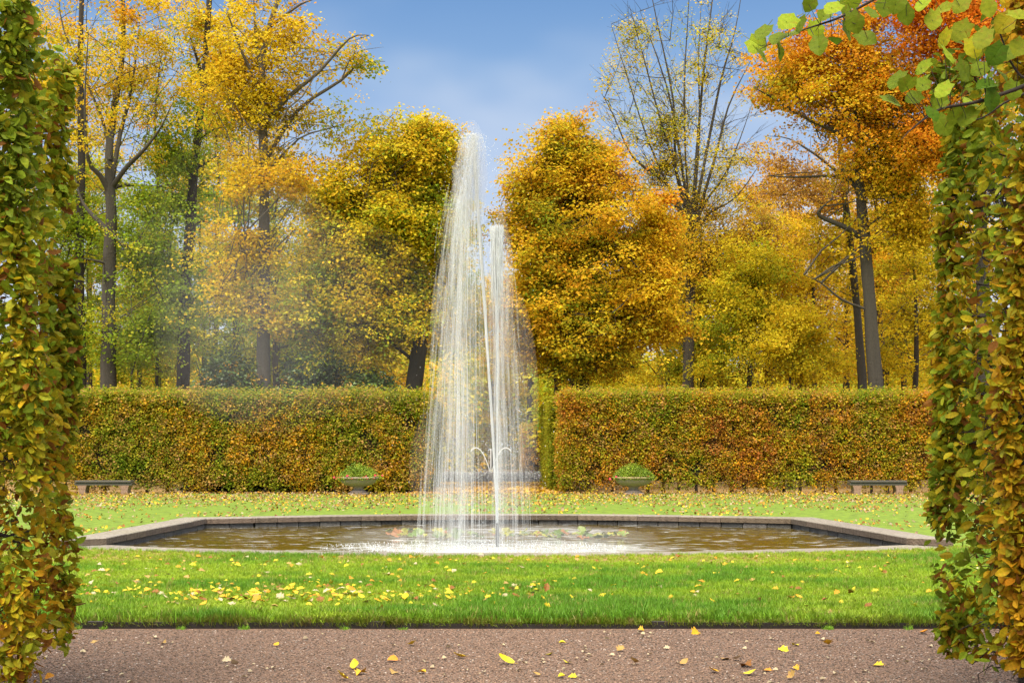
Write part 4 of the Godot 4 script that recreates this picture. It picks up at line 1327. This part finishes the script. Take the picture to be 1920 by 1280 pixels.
func behind_gap() -> void:
	rng.seed = 720
	var xf := []
	var cols := []
	for i in 1500:
		xf.append(Transform3D(Basis.from_euler(Vector3(r(-0.7, 0.7), r(0, TAU), r(-0.7, 0.7))).scaled(Vector3.ONE * r(0.9, 1.5)), Vector3(r(-7, 5), r(0.02, 0.42), -63.0 + r(-0.5, 0.5))))
		cols.append(Color(0.46, 0.48, 0.47) * r(0.6, 1.25))
	var bed := copies("silver_border", sprays[6], mats.grass, xf, cols, self)
	tag(bed, "low border of silver grey plants across the passage behind the fountain", "plants")
	# small fountain with three jets
	var f := thing("small_fountain", "small distant fountain with three thin jets behind the silver border", "fountain", Vector3(-1.1, 0, -74))
	var basin := Build.new()
	basin.lathe([Vector2(0, 0.05), Vector2(1.6, 0.05), Vector2(1.6, 0.3), Vector2(1.8, 0.32), Vector2(1.85, 0.0)], 28)
	part("basin", basin.done(), mats.coping, f)
	for s in [-1.0, 0.0, 1.0]:
		var j := Build.new()
		var pts := []
		var rad := []
		for i in 15:
			var t := i / 14.0
			var y := 1.4 * (1.0 - pow(1.0 - t * 1.35, 2.0)) if s != 0 else 1.35 * t
			pts.append(Vector3(s * 1.05 * t, 0.2 + y, 0.1 * s))
			rad.append(lerpf(0.02, 0.035, t))
		j.tube(pts, rad, 6)
		part("jet", j.done(), mats.water_drops, f)


# ---------------------------------------------------------------- the fountain
func fountain() -> void:
	rng.seed = 800
	var nozzle := Vector3(-0.22, WATER_Y, -JET)
	var root := thing("fountain", "tall white fountain jet with falling curtain of water and a shorter second jet", "fountain", nozzle)
	var b := Build.new()
	b.tube([Vector3(0, -0.5, 0), Vector3(0, 0.16, 0)], [0.026, 0.026], 12)
	b.tube([Vector3(0, 0.16, 0), Vector3(0, 0.2, 0), Vector3(-0.002, 0.36, 0)], [0.032, 0.028, 0.018], 12, Color.WHITE, 0.0, true)
	part("nozzle", b.done(), mats.metal, root)
	var g := 9.8
	var apex := at(886, 252, JET) - nozzle
	# the rising jet: a bundle of ragged strands
	b = Build.new()
	var stream := func(bb: Build, top: Vector3, r_low: float, r_high: float, count: int, thick: float, from: float) -> void:
		for i in count:
			var t0 := from + (1.0 - from) * rng.randf()
			var t1 := minf(t0 + r(0.06, 0.2), 1.0)
			var a := r(0, TAU)
			var q := sqrt(rng.randf())
			var pts := []
			var rad := []
			for k in 4:
				var t := lerpf(t0, t1, k / 3.0)
				var s := lerpf(r_low, r_high, pow(t, 1.6)) * q
				pts.append(Vector3(top.x * pow(t, 1.15) + cos(a) * s, 0.3 + (top.y - 0.3) * t, top.z * t + sin(a) * s))
				rad.append(thick * (0.4 if k == 0 or k == 3 else 1.0) * r(0.7, 1.3))
			bb.tube(pts, rad, 3)
	stream.call(b, apex, 0.016, 0.03, 560, 0.0055, 0.0)
	part("main_jet", b.done(), mats.water_drops, root)
	b = Build.new()
	var top2 := at(931, 425, JET) - nozzle
	stream.call(b, top2 + Vector3(0.0, 0, 0.1), 0.012, 0.03, 200, 0.0042, 0.0)
	stream.call(b, top2 + Vector3(0.0, 0, 0.1), 0.05, 0.11, 150, 0.006, 0.74)
	part("second_jet", b.done(), mats.water_drops, root)
	# falling water: strands that leave the top and drift with the wind
	b = Build.new()
	var fall := func(bb: Build, p0: Vector3, spread: Vector3, vx0: float, vx1: float, vz: float, count: int, thick: float, early: float) -> void:
		var sheets := []
		for k in 26:
			sheets.append([lerpf(vx0, vx1, rng.randf()), r(-vz, vz), r(0, 1)])
		for i in count:
			var p := p0 + Vector3(rng.randfn() * spread.x, -absf(rng.randfn()) * spread.y + rng.randfn() * 0.05, rng.randfn() * spread.z)
			var sh: Array = sheets[rng.randi() % sheets.size()]
			var vx: float = sh[0] + rng.randfn() * 0.03
			var vzz: float = sh[1] + rng.randfn() * 0.03
			var end := sqrt(2.0 * p.y / g)
			var t0 := end * pow(rng.randf(), early)
			var dt := r(0.05, 0.16)
			var pts := []
			var rad := []
			for k in 4:
				var t := minf(t0 + dt * k / 3.0, end)
				pts.append(p + Vector3(vx * t, -0.5 * g * t * t, vzz * t))
				rad.append(thick * (0.3 if k == 0 or k == 3 else 1.0) * r(0.6, 1.3))
			if pts[0].distance_to(pts[3]) > 0.02:
				bb.tube(pts, rad, 3)
	fall.call(b, apex + Vector3(0.0, 0.0, 0), Vector3(0.065, 0.12, 0.07), -0.25, 0.12, 0.2, 420, 0.0022, 3.0)
	fall.call(b, apex + Vector3(-0.07, -0.35, 0), Vector3(0.08, 0.3, 0.08), -0.3, 0.08, 0.25, 260, 0.0018, 2.4)
	fall.call(b, apex + Vector3(-0.18, -0.8, 0), Vector3(0.06, 0.25, 0.1), -0.4, 0.08, 0.3, 160, 0.0014, 1.2)
	fall.call(b, apex + Vector3(-0.05, -0.3, 0), Vector3(0.1, 0.4, 0.12), -0.6, 0.3, 0.45, 220, 0.0010, 0.9)
	fall.call(b, apex + Vector3(-0.12, -0.6, 0), Vector3(0.12, 0.6, 0.2), -0.6, 0.2, 0.5, 300, 0.0009, 0.7)
	var veil := Build.new()
	var ribbon := func(bb: Build, p0: Vector3, spread: Vector3, vx0: float, vx1: float, count: int, wide: float, early: float) -> void:
		for i in count:
			var p := p0 + Vector3(rng.randfn() * spread.x, -absf(rng.randfn()) * spread.y, rng.randfn() * spread.z)
			var vx := lerpf(vx0, vx1, rng.randf())
			var vz := r(-0.25, 0.25)
			var end := sqrt(2.0 * p.y / g)
			var t0 := end * pow(rng.randf(), early) * 0.9
			var dt := r(0.12, 0.3)
			var yaw := r(0, PI)
			var side := Vector3(cos(yaw), 0, sin(yaw) * 0.5) * wide * r(0.5, 1.3)
			var last := []
			for k in 6:
				var t := minf(t0 + dt * k / 5.0, end)
				var q := p + Vector3(vx * t, -0.5 * g * t * t, vz * t)
				var w: Vector3 = side * sin(PI * (0.04 + 0.92 * k / 5.0))
				if last:
					bb.quad(last[0], last[1], q + w, q - w)
				last = [q - w, q + w]
	ribbon.call(veil, apex, Vector3(0.07, 0.15, 0.08), -0.25, 0.1, 300, 0.02, 2.4)
	ribbon.call(veil, apex + Vector3(-0.1, -0.4, 0), Vector3(0.08, 0.35, 0.1), -0.42, 0.06, 380, 0.022, 2.2)
	ribbon.call(veil, apex + Vector3(-0.16, -0.8, 0), Vector3(0.08, 0.4, 0.14), -0.58, 0.12, 300, 0.028, 1.2)
	ribbon.call(veil, top2 + Vector3(0, 0, 0.1), Vector3(0.045, 0.12, 0.06), -0.05, 0.08, 300, 0.018, 2.8)
	ribbon.call(veil, top2 + Vector3(0.05, -0.3, 0.1), Vector3(0.07, 0.3, 0.12), -0.05, 0.4, 90, 0.026, 1.2)
	part("water_veil", veil.done(), mats.veil, root).set_meta("kind", "stuff")
	part("falling_curtain", b.done(), mats.water_drops, root).set_meta("kind", "stuff")
	b = Build.new()
	fall.call(b, top2 + Vector3(0.0, 0.0, 0.1), Vector3(0.045, 0.1, 0.06), -0.04, 0.10, 0.2, 300, 0.0019, 3.2)
	fall.call(b, top2 + Vector3(0.03, -0.1, 0.1), Vector3(0.05, 0.25, 0.1), -0.05, 0.22, 0.3, 110, 0.0012, 1.1)
	fall.call(b, top2 + Vector3(0.06, -0.5, 0.1), Vector3(0.08, 0.4, 0.15), 0.0, 0.5, 0.4, 170, 0.0009, 0.8)
	part("second_curtain", b.done(), mats.water_drops, root).set_meta("kind", "stuff")
	# droplets thrown up where the water lands
	var drop := SphereMesh.new()
	drop.radius = 0.5
	drop.height = 1.0
	drop.radial_segments = 5
	drop.rings = 2
	var xf := []
	var cols := []
	for i in 1800:
		var a := r(0, TAU)
		var q := pow(rng.randf(), 0.7)
		var p := Vector3(-0.35 + cos(a) * q * 2.3, absf(rng.randfn()) * 0.05 * (1.2 - q), 0.1 + sin(a) * q * 1.6)
		var k := r(0.004, 0.012)
		xf.append(Transform3D(Basis.from_scale(Vector3(k, k * r(1, 2.5), k)), p))
		cols.append(Color.WHITE)
	for i in 2000:   # fine drops round the column
		var t := rng.randf()
		var y := apex.y * (1.0 - t * t)
		var p := Vector3(apex.x * (1 - t) - 0.25 * t + rng.randfn() * (0.06 + 0.5 * t), y, rng.randfn() * (0.05 + 0.45 * t))
		var k := r(0.003, 0.008)
		xf.append(Transform3D(Basis.from_scale(Vector3(k, k * r(1, 4), k)), p))
		cols.append(Color.WHITE)
	copies("splash_drops", drop, mats.water_drops, xf, cols, root)
	# drifting spray
	var clouds := [[at(884, 330, JET), Vector3(0.5, 1.7, 0.5), 1.0], [at(872, 600, JET), Vector3(0.95, 4.4, 0.9), 0.12], [at(938, 560, JET), Vector3(0.42, 2.6, 0.45), 0.8], [at(955, 760, JET), Vector3(0.9, 3.6, 1.0), 0.16], [at(890, 880, JET), Vector3(2.0, 2.8, 1.8), 0.07], [at(930, 1010, JET), Vector3(5.0, 0.45, 2.4), 0.14],
		[at(640, 600, 24), Vector3(3.6, 3.4, 2.6), 0.011], [at(500, 580, 25), Vector3(4.0, 4.4, 3.0), 0.012], [at(450, 640, 26), Vector3(3.2, 3.0, 2.6), 0.016], [at(350, 580, 27), Vector3(3.2, 3.8, 3.0), 0.006], [at(440, 460, 26), Vector3(3.6, 4.2, 3.0), 0.007]]
	for c in clouds:
		var fog := FogVolume.new()
		fog.name = numbered("spray_mist")
		fog.shape = RenderingServer.FOG_VOLUME_SHAPE_ELLIPSOID
		fog.size = c[1]
		var fm := FogMaterial.new()
		fm.albedo = Color(1.0, 1.0, 1.0)
		fm.density = c[2]
		fog.material = fm
		fog.position = c[0]
		add_child(fog)
		fog.set_meta("kind", "stuff")
		tag(fog, "fine white spray drifting from the fountain to the left", "mist", "spray drifting from the fountain")


func lilies() -> void:
	rng.seed = 820
	for patch in [["water lily pads left of the nozzle, yellowing leaves in the white foam", -1.4, -23.7, 0.7, 0.6, 26], ["water lily pads round the nozzle under the jet", -0.25, -23.6, 0.7, 0.6, 18], ["water lily pads right of the nozzle, green leaves standing up", 1.1, -23.5, 0.95, 0.6, 44]]:
		var root := thing("water_lily", patch[0], "water lily", Vector3(patch[1], WATER_Y, patch[2]), 0.0, "water lilies round the fountain nozzle")
		for i in int(patch[5]):
			var m := Build.new()
			var rad := r(0.06, 0.11)
			var up := r(0.015, 0.05) if rng.randf() < 0.6 else r(0.06, 0.1)
			var n := 12
			var ring := []
			for k in n + 1:
				var a := 0.25 + (TAU - 0.5) * k / n
				var rr := rad * r(0.72, 1.1)
				ring.append(Vector3(cos(a) * rr, rad * r(-0.05, 0.5) + up * 0.3 * sin(a), sin(a) * rr))
			for k in n:
				m.tri(Vector3(0, 0.0, 0), ring[k + 1], ring[k])
			var c: Color = [GREEN * 0.7, GREEN * 0.9, LIME * 0.55, OLIVE * 0.5, OLIVE * 0.7, RUST * 0.8][rng.randi() % 6]
			var lm := "pad_%d" % int(c.r * 100)
			if not mats.has(lm):
				mats[lm] = surface(c, 0.35, null, 1.0, null, 1.0, true)
			var a := r(0, TAU)
			var q := sqrt(rng.randf())
			part("lily_pad", m.done(), mats[lm], root, Transform3D(Basis(Vector3.RIGHT, r(0.0, 0.2) if up < 0.06 else r(0.15, 0.7)) * Basis.from_euler(Vector3(r(-0.2, 0.2), r(0, TAU), r(-0.2, 0.2))), Vector3(cos(a) * q * patch[3], 0.015 + up, sin(a) * q * patch[4])))


# ---------------------------------------------------------------- grass and fallen leaves
func tuft(seed_: int, blades: int, high: float, wide: float) -> ArrayMesh:
	rng.seed = seed_
	var b := Build.new()
	for i in blades:
		var a := r(0, TAU)
		var p := Vector3(cos(a), 0, sin(a)) * r(0, 0.05)
		var lean := Vector3(r(-1, 1), 0, r(-1, 1)) * high * 0.5
		var h := high * r(0.5, 1.15)
		var side := Vector3(r(-1, 1), 0, r(-1, 1)).normalized() * wide
		var mid := p + lean * 0.35 + Vector3.UP * h * 0.6
		var tip := p + lean + Vector3.UP * h
		var s := r(0.7, 1.2)
		var col := Color(s * r(0.85, 1.3), s, s)
		b.tri(p - side, mid - side * 0.8, mid + side * 0.8, col)
		b.tri(p - side, mid + side * 0.8, p + side, col)
		b.tri(mid - side * 0.8, tip, mid + side * 0.8, col)
	return b.done(true)


func grass() -> void:
	var short := tuft(900, 16, 0.052, 0.0022)
	var coarse := tuft(901, 20, 0.06, 0.004)
	rng.seed = 905
	var outline := pool_outline(0.5)
	var xf := []
	var cols := []
	var put := func(x: float, z: float, s: float, wet: float) -> void:
		var patch := nz.get_noise_2d(x * 25.0, z * 40.0) * 1.0 + nz.get_noise_2d(x * 110.0, z * 110.0) * 0.5
		var k := s * r(0.7, 1.2) * (1.0 + patch * 0.5)
		xf.append(Transform3D(Basis(Vector3.UP, r(0, TAU)).scaled(Vector3(maxf(s, 0.9), k, maxf(s, 0.9))), Vector3(x, rise(x, z), z)))
		cols.append((Color(0.33, 0.48, 0.025).lerp(Color(0.14, 0.33, 0.02), clampf(0.5 + patch * 1.3 + wet, 0, 1)) if rng.randf() < 0.96 else Color(0.42, 0.36, 0.12)) * r(0.62, 1.25))
	for band in [[10.63, 12.2, 680.0, 1.25, 0.25], [12.2, 15.0, 430.0, 0.9, -0.15], [15.0, 20.5, 240.0, 0.9, -0.2]]:
		var wide: float = band[1] * 0.40 + 1.2
		for i in int((band[1] - band[0]) * wide * 2.0 * band[2]):
			var x := r(-wide, wide)
			var z := -r(band[0], band[1])
			if not in_pool(x, z, outline):
				put.call(x, z, band[3] * (1.25 if absf(z) < 11.0 else 1.0), band[4])
	for i in 2600:   # the ragged fringe over the edging
		var x := r(-5.6, 5.6)
		var k := r(0.5, 1.25) * (0.8 + 0.9 * nz.get_noise_2d(x * 90.0, 1.0))
		xf.append(Transform3D(Basis(Vector3.RIGHT, r(0.1, 0.9)) * Basis(Vector3.UP, r(0, TAU)).scaled(Vector3(1.0, k, 1.0)), Vector3(x, r(-0.012, 0.0), -10.6 - r(-0.012, 0.05))))
		cols.append(pick([Color(0.10, 0.13, 0.02), Color(0.16, 0.26, 0.015), Color(0.24, 0.30, 0.03), Color(0.22, 0.17, 0.06)], rng.randf()))
	for i in 15:   # small weeds along the foot of the edging
		var x := r(-5.0, 5.0)
		for q in 3:
			xf.append(Transform3D(Basis(Vector3.UP, r(0, TAU)).scaled(Vector3(0.8, r(0.4, 0.8), 0.8)), Vector3(x + r(-0.02, 0.02), GRAVEL_Y, -10.55 + r(0, 0.05))))
			cols.append(Color(0.2, 0.4, 0.02))
	var near := copies("grass", short, mats.grass, xf, cols, self)
	tag(near, "bright green mown grass between the gravel edging and the pool", "grass")
	xf = []
	cols = []
	for band in [[20.5, 29.0, 130.0, 1.7, 0.1], [29.0, 45.5, 130.0, 2.1, 0.2]]:
		var wide: float = band[1] * 0.37 + 2.0
		for i in int((band[1] - band[0]) * wide * 2.0 * band[2]):
			var x := r(-wide, wide)
			var z := -r(band[0], band[1])
			if not in_pool(x, z, outline):
				put.call(x, z, band[3] * 0.7, band[4])
	var far := copies("grass", coarse, mats.grass, xf, cols, self)
	tag(far, "leaf strewn grass between the pool and the far hedges", "grass")


func leaf_colour() -> Color:
	var u := rng.randf()
	return LEMON if u < 0.18 else GOLD if u < 0.40 else AMBER if u < 0.52 else ORANGE if u < 0.64 else RUST * 0.8 if u < 0.78 else TAN if u < 0.88 else Color(0.62, 0.5, 0.4)


func colour_word(c: Color) -> String:
	for w in [["lemon yellow", LEMON], ["golden yellow", GOLD], ["amber", AMBER], ["orange", ORANGE], ["rust brown", RUST * 0.8], ["tan", TAN]]:
		if w[1].is_equal_approx(c):
			return w[0]
	return "pale buff"


func fallen_leaves() -> void:
	rng.seed = 950
	for i in 8:
		ground_leaves.append(broad_leaf(r(0.075, 0.105), r(0.03, 0.046), 3 if i % 2 else 0, r(-0.5, 0.9), r(0.1, 0.8), 0.3, 0.03))
	# leaves on the gravel, one by one: x, y in the photograph, colour, size
	var spots := [772, 1210, GOLD, 1.0, 872, 1234, GOLD, 1.1, 745, 1241, ORANGE, 1.2, 664, 1256, GOLD, 1.1, 683, 1264, AMBER, 1.2, 652, 1276, GOLD, 1.2, 514, 1213, AMBER, 0.7, 963, 1246, LEMON, 1.4, 740, 1262, TAN, 1.0, 785, 1263, AMBER, 0.9,
		1310, 1188, AMBER, 1.2, 1168, 1175, GOLD, 0.9, 1197, 1183, AMBER, 0.8, 1060, 1208, LEMON, 0.8, 1030, 1229, LEMON, 1.1, 1158, 1223, TAN, 0.9, 1460, 1220, LEMON, 1.2, 1496, 1212, LEMON, 0.9, 1554, 1211, AMBER, 1.1, 1530, 1191, AMBER, 0.7, 1356, 1238, TAN, 1.3, 1376, 1238, Color(0.62, 0.5, 0.4), 1.0,
		1407, 1252, RUST * 0.8, 1.3, 1346, 1261, AMBER, 1.1, 1446, 1260, ORANGE, 1.0, 1487, 1255, AMBER, 0.8, 1395, 1266, LEMON, 1.1, 1656, 1250, GOLD, 1.1, 1477, 1274, TAN, 0.9, 1193, 1245, TAN, 1.1, 1062, 1245, LEMON, 0.9, 1080, 1273, LEMON, 0.9, 1048, 1272, LEMON, 0.8, 1012, 1267, TAN, 0.8, 1276, 1247, TAN, 0.8,
		1726, 1188, ORANGE, 0.9, 1766, 1209, AMBER, 0.8, 1410, 1166, AMBER, 0.9, 1290, 1171, ORANGE, 0.8, 182, 1204, TAN, 1.0, 432, 1241, Color(0.62, 0.5, 0.4), 0.9, 443, 1249, Color(0.62, 0.5, 0.4), 0.9, 310, 1208, TAN, 0.7, 85, 1277, ORANGE, 1.0, 1245, 1218, Color(0.62, 0.5, 0.4), 0.7]
	for i in range(0, spots.size(), 4):
		var d: float = F * (EYE - GRAVEL_Y) / (spots[i + 1] - 852.0)
		var p := Vector3((spots[i] - 960.0) / F * d, GRAVEL_Y + 0.012, -d)
		var c: Color = spots[i + 2]
		var where := "close to edging" if d > 10.0 else "far from edging" if d < 8.8 else "midway"
		ground_leaf("%s leaf on the gravel, %s, %s" % [colour_word(c), where, below(p.x, d)], "fallen leaves on the gravel", p, c, spots[i + 3] * 0.68)
	# small pale bits lie about as well
	var xf := []
	var cols := []
	for i in 160:
		var z := -r(7.4, 10.3)
		xf.append(turned(Vector3(r(-1, 1), 0, r(-1, 1)), Vector3(r(-0.5, 0.5), 1, r(-0.5, 0.5)), Vector3(r(-1, 1) * absf(z) * 0.36, GRAVEL_Y + 0.01, z), r(0.2, 0.5)))
		cols.append(Color(0.62, 0.52, 0.42) * r(0.6, 1.1))
	var bits := copies("leaf_scraps", ground_leaves[2], mats.fallen, xf, cols, self)
	tag(bits, "small pale leaf scraps scattered over the gravel path", "leaf litter")
	# front lawn: a drift at the left, then ones and twos
	var outline := pool_outline(0.5)
	var singles := []
	for i in 1500:
		var z := -r(10.9, 18.2)
		var x := r(-1, 1) * (absf(z) * 0.37 + 0.2)
		var drift := exp(-pow((x + 2.3) / 1.9, 2.0) - pow((z + 12.6) / 0.9, 2.0)) * 0.6 + 0.3 + 0.06 * (1.0 if x < 0 else 0.0)
		if rng.randf() < drift * 0.85 and not in_pool(x, z, outline):
			singles.append(Vector3(x, r(0.025, 0.05) + rise(x, z), z))
	for i in 330:
		var z := -12.5 + rng.randfn() * 0.55
		singles.append(Vector3(-2.1 + rng.randfn() * 1.5, r(0.025, 0.05), z))
	singles.sort_custom(func(a, b): return a.z > b.z)
	xf = []
	cols = []
	for i in singles.size():
		var p: Vector3 = singles[i]
		var c := leaf_colour()
		if i < 150:
			var zone := "edging side" if p.z > -11.9 else "lower part" if p.z > -12.7 else "middle part" if p.z > -13.6 else "poolside part"
			ground_leaf("%s leaf on the front lawn, %s, %s" % [colour_word(c), zone, below(p.x, -p.z)], "fallen leaves on the front lawn", p, c, r(0.36, 0.82))
		else:
			xf.append(turned(Vector3(r(-1, 1), r(-0.3, 0.3), r(-1, 1)), Vector3(r(-0.6, 0.6), 1, r(-0.3, 0.8)), p, r(0.4, 0.9)))
			cols.append(c)
	if xf:
		var more := copies("fallen_leaves", ground_leaves[1], mats.fallen, xf, cols, self)
		tag(more, "scattered autumn leaves on the front lawn near the pool edge", "leaf litter")
	# back lawn and the passage: too many to count
	for kind in 3:
		xf = []
		cols = []
		for i in 19000:
			var z := -r(20.6, 46.2)
			var x := r(-1, 1) * (absf(z) * 0.37 + 2.0)
			var want := 0.08 + 0.72 * smoothstep(29.0, 44.0, -z) + 0.5 * nz.get_noise_2d(x * 30, z * 30)
			if rng.randf() > want or in_pool(x, z, outline):
				continue
			xf.append(turned(Vector3(r(-1, 1), r(-0.4, 0.4), r(-1, 1)), Vector3(r(-0.7, 0.7), 1, r(-0.2, 1.0)), Vector3(x, r(0.015, 0.05) + rise(x, z), z), r(0.35, 0.8)))
			cols.append((leaf_colour() if rng.randf() < 0.42 else [RUST, RUST * 0.7, TAN * 0.9, AMBER * 0.6, Color(0.45, 0.32, 0.22), Color(0.55, 0.40, 0.30)][rng.randi() % 6]) * r(0.55, 1.0))
		var o := copies("fallen_leaves", ground_leaves[kind], mats.fallen, xf, cols, self)
		tag(o, "carpet of fallen leaves on the lawn beyond the pool", "leaf litter", "leaf litter beyond the pool")
	xf = []
	cols = []
	for i in 4200:
		xf.append(turned(Vector3(r(-1, 1), r(-0.3, 0.3), r(-1, 1)), Vector3(r(-0.6, 0.6), 1, r(-0.3, 0.8)), Vector3(r(-3.2, 1.7), -0.05 + r(0, 0.05), -r(45.6, 63)), r(1.0, 1.6)))
		cols.append([AMBER, TAN * 1.2, TAN * 1.3, GOLD][rng.randi() % 4] * r(0.7, 1.1))
	var pass_leaves := copies("fallen_leaves", ground_leaves[3], mats.fallen, xf, cols, self)
	tag(pass_leaves, "rusty fallen leaves covering the passage between the hedges", "leaf litter")


func below(x: float, d: float) -> String:   # which landmark stands behind a leaf
	var px := 960.0 + x / d * F
	for e in [[270, "below the left bench"], [450, "left of the maple"], [590, "below the maple"], [720, "below the left urn"], [850, "left of the jet"], [960, "below the fountain jet"], [1090, "just right of the jet"], [1260, "below the right urn"], [1420, "below the fan of stems"], [1580, "left of right bench"]]:
		if px < e[0]:
			return e[1]
	return "below the right bench"


func ground_leaf(label: String, group: String, p: Vector3, c: Color, s: float) -> void:
	var shape := rng.randi() % 8
	label = ("small " if s < 0.5 else "large " if s > 0.7 else "") + ("lobed " if shape % 2 else "oval ") + label
	var key := "fallen_%d_%d" % [roundi(c.r * 50), roundi(c.g * 50)]
	if not mats.has(key):
		var m: StandardMaterial3D = mats.fallen.duplicate()
		m.albedo_color = c.linear_to_srgb()
		mats[key] = m
	var o := part("fallen_leaf", ground_leaves[shape], mats[key], self, turned(Vector3(r(-1, 1), r(-0.15, 0.15), r(-1, 1)), Vector3(r(-0.4, 0.4), 1, r(-0.1, 0.7)), p, s))
	tag(o, label, "leaf", group)
